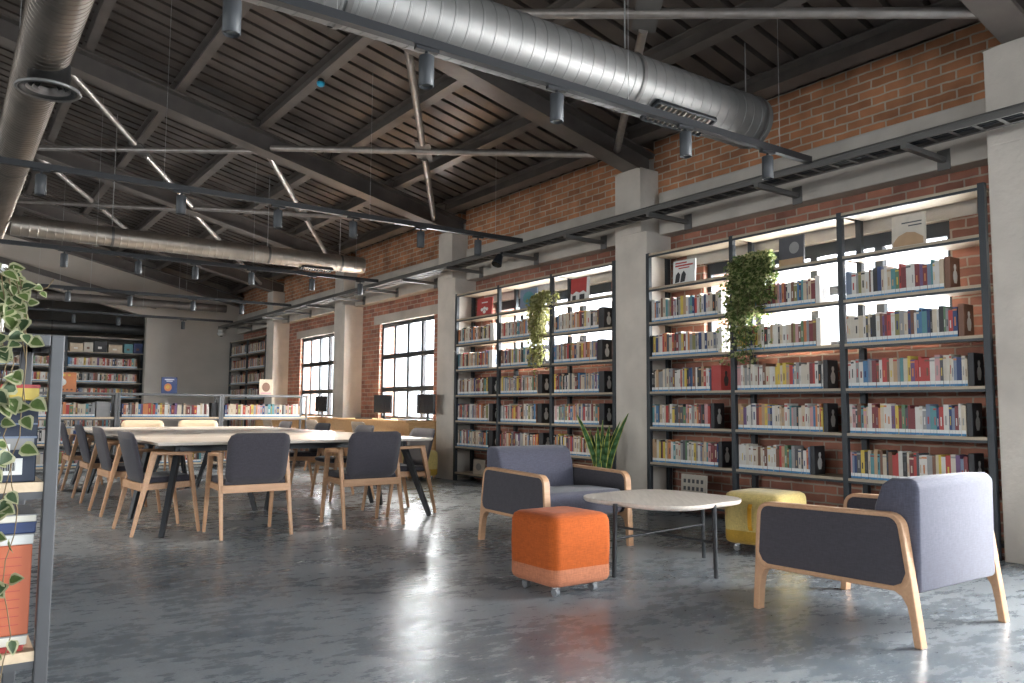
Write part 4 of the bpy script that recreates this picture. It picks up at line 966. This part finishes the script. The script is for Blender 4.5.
# ------------------------------------------------------------------ lighting tracks and spotlights
TY = [3.87, 7.9, 11.9, 15.9, 19.9]; TX0 = [.3, -.6, -.6, -.3, -.2]
TN = ['nearest', 'second', 'third', 'fourth', 'farthest']
SPX = [[1.06, 2.14, 3.08, 4.26, 5.19], [.61, 1.76, 2.69, 3.51, 4.33, 5.1], [1.23, 2.13, 2.88, 3.68, 4.62, 5.43], [1.73, 2.73, 3.83, 4.75], [2.3, 3.2, 4.59]]
sb = None
for k, y in enumerate(TY):
    t = thing('lighting_track', 'black lighting track hung across the room, %s of the five' % TN[k], 'lighting track', (0, y, 3.075), 0, 'lighting tracks')
    MB().box(TX0[k], 5.74, -.026, .026, 0, .052).build('rail', 'track_black', t)
    for x in (1.6, 3.7, 5.35): MB().cyl((x, 0, .052), (x, 0, zb(x)+.43-3.075), .0022, n=5).build('suspension_wire', 'wire', t)
    for i, x in enumerate(SPX[k]):
        lb = 'dark cylinder spotlight, %s from the table end of the %s track' % (ORD[i], TN[k])
        lb = 'dark cylinder spotlight on the %s lighting track, %s from the wall end' % (TN[k], ORD[len(SPX[k])-1-i])
        if sb is None:
            sb = thing('spotlight', lb, 'spotlight', (x, y, 3.075), 0, 'track spotlights')
            MB().box(-.07, .07, -.017, .017, -.02, -.0005).build('adapter', 'track_black', sb)
            MB().cyl((0, 0, -.05), (0, 0, -.0195), .011, n=10).build('stem', 'track_black', sb)
            q = MB(); q.lathe([(.0, -.048), (.040, -.048), (.044, -.054), (.044, -.222), (.039, -.226), (.036, -.205)], n=22); q.build('housing', 'spot_body', sb)
            MB().lathe([(0, -.208), (.0365, -.208)], n=20).build('lens', 'lens', sb)
            sp0 = sb
        else: sp0 = dup(sb, (x, y, 3.075), radians(random.Random(i*7+k).uniform(-10, 10)), lb)
        if k in (1, 2, 3, 4):
            ld = bpy.data.lights.new('spot_lamp', 'SPOT'); ld.energy = 60; ld.spot_size = radians(80); ld.spot_blend = .7; ld.shadow_soft_size = .035; ld.color = (1, .9, .77)
            lo_ = bpy.data.objects.new('spot_lamp', ld); COL.objects.link(lo_); lo_.location = (x, y, 3.075-.236)
# ------------------------------------------------------------------ cable tray on wall brackets
t = thing('cable_tray', 'grey steel cable tray running along the wall above the bookcases', 'cable tray', (5.85, 0, 3.03))
mb = MB(); y0, y1 = -3.5, 21.2
mb.box(-.105, -.095, y0, y1, 0, .020); mb.box(-.105, -.095, y0, y1, .044, .062); mb.box(-.098, -.095, y0, y1, .02, .044); mb.box(.095, .105, y0, y1, 0, .062)
mb.box(-.105, -.08, y0, y1, .055, .062); mb.build('side_rails', 'galvanised', t)
def holed(xs_, pt, hole):   # one connected strip with a row of openings
    m_ = MB(); ys_ = []; y = y0
    while y < y1: ys_ += [y, y+hole[0]]; y += hole[1]
    n_ = len(xs_); fs = []
    for j in range(len(ys_)-1):
        for i in range(n_-1):
            if i == 1 and j % 2 == 1: continue
            fs.append((j*n_+i, j*n_+i+1, (j+1)*n_+i+1, (j+1)*n_+i))
    m_.add([pt(x, y) for y in ys_ for x in xs_], fs); return m_
holed([-.095, -.075, .075, .095], lambda x, y: (x, y, .004), (.03, .16)).build('tray_floor', 'galvanised', t)
cb = MB()
for i, (xx, rr) in enumerate(((-.05, .014), (-.01, .011), (.04, .016))): cb.cyl((xx, y0, .014+rr), (xx, y1, .014+rr), rr, n=8)
cb.build('cables', 'black_metal', t)
y = 3.07-1.323*3
while y < 21:
    if True:
        incol = any(abs(y-c) < .27 for c in COLY)
        xe = .272 if incol else .462
        g = MB(); g.beam((-.13, y, -.022), (xe, y, -.022), .042, .042); g.box(xe, xe+.008, y-.05, y+.05, -.10, .06); g.build('bracket', 'galvanised', t)
    y += 1.323
t = thing('spotlight', 'black projector lamp clamped to the cable tray before the second pillar', 'spotlight', (5.72, 8.35, 3.0))
MB().cyl((0, 0, -.02), (-.06, -.02, -.14), .045, .07, 18).build('housing', 'black_metal', t); MB().beam((0, 0, -.02), (.04, 0, .03), .02, .02).build('clamp', 'black_metal', t)
MB().cyl((-.0605, -.0202, -.141), (-.063, -.021, -.146), .06, n=18).build('lens', 'screen', t)
# smoke sensor on the purlin, camera on the end wall
t = thing('smoke_detector', 'small blue-lit sensor under a purlin in the second roof bay', 'sensor', (3.25, 8.27, zb(3.25)+.266))
MB().lathe([(0, 0), (.035, 0), (.038, -.03), (.034, -.036), (0, -.036)], n=18).build('base', 'black_metal', t); MB().lathe([(0, -.037), (.045, -.037), (.042, -.065), (.028, -.08), (0, -.082)], n=18).build('cover', 'sensor_blue', t)
t = thing('security_camera', 'white dome security camera on the grey end wall', 'camera', (5.88, 21.5, 2.93))
MB().box(-.05, .05, -.06, 0, .0, .1).build('mount', 'white_plastic', t, bevel=.01); MB().lathe([(0, .0), (.09, 0), (.095, -.04), (.07, -.08), (0, -.09)], c=(0, -.13, .02), n=20).build('dome', 'white_plastic', t); MB().lathe([(.0, -.075), (.045, -.07), (.03, -.1), (0, -.11)], c=(0, -.135, .02), n=16).build('lens', 'screen', t)
print('BOOKS', TOTAL)
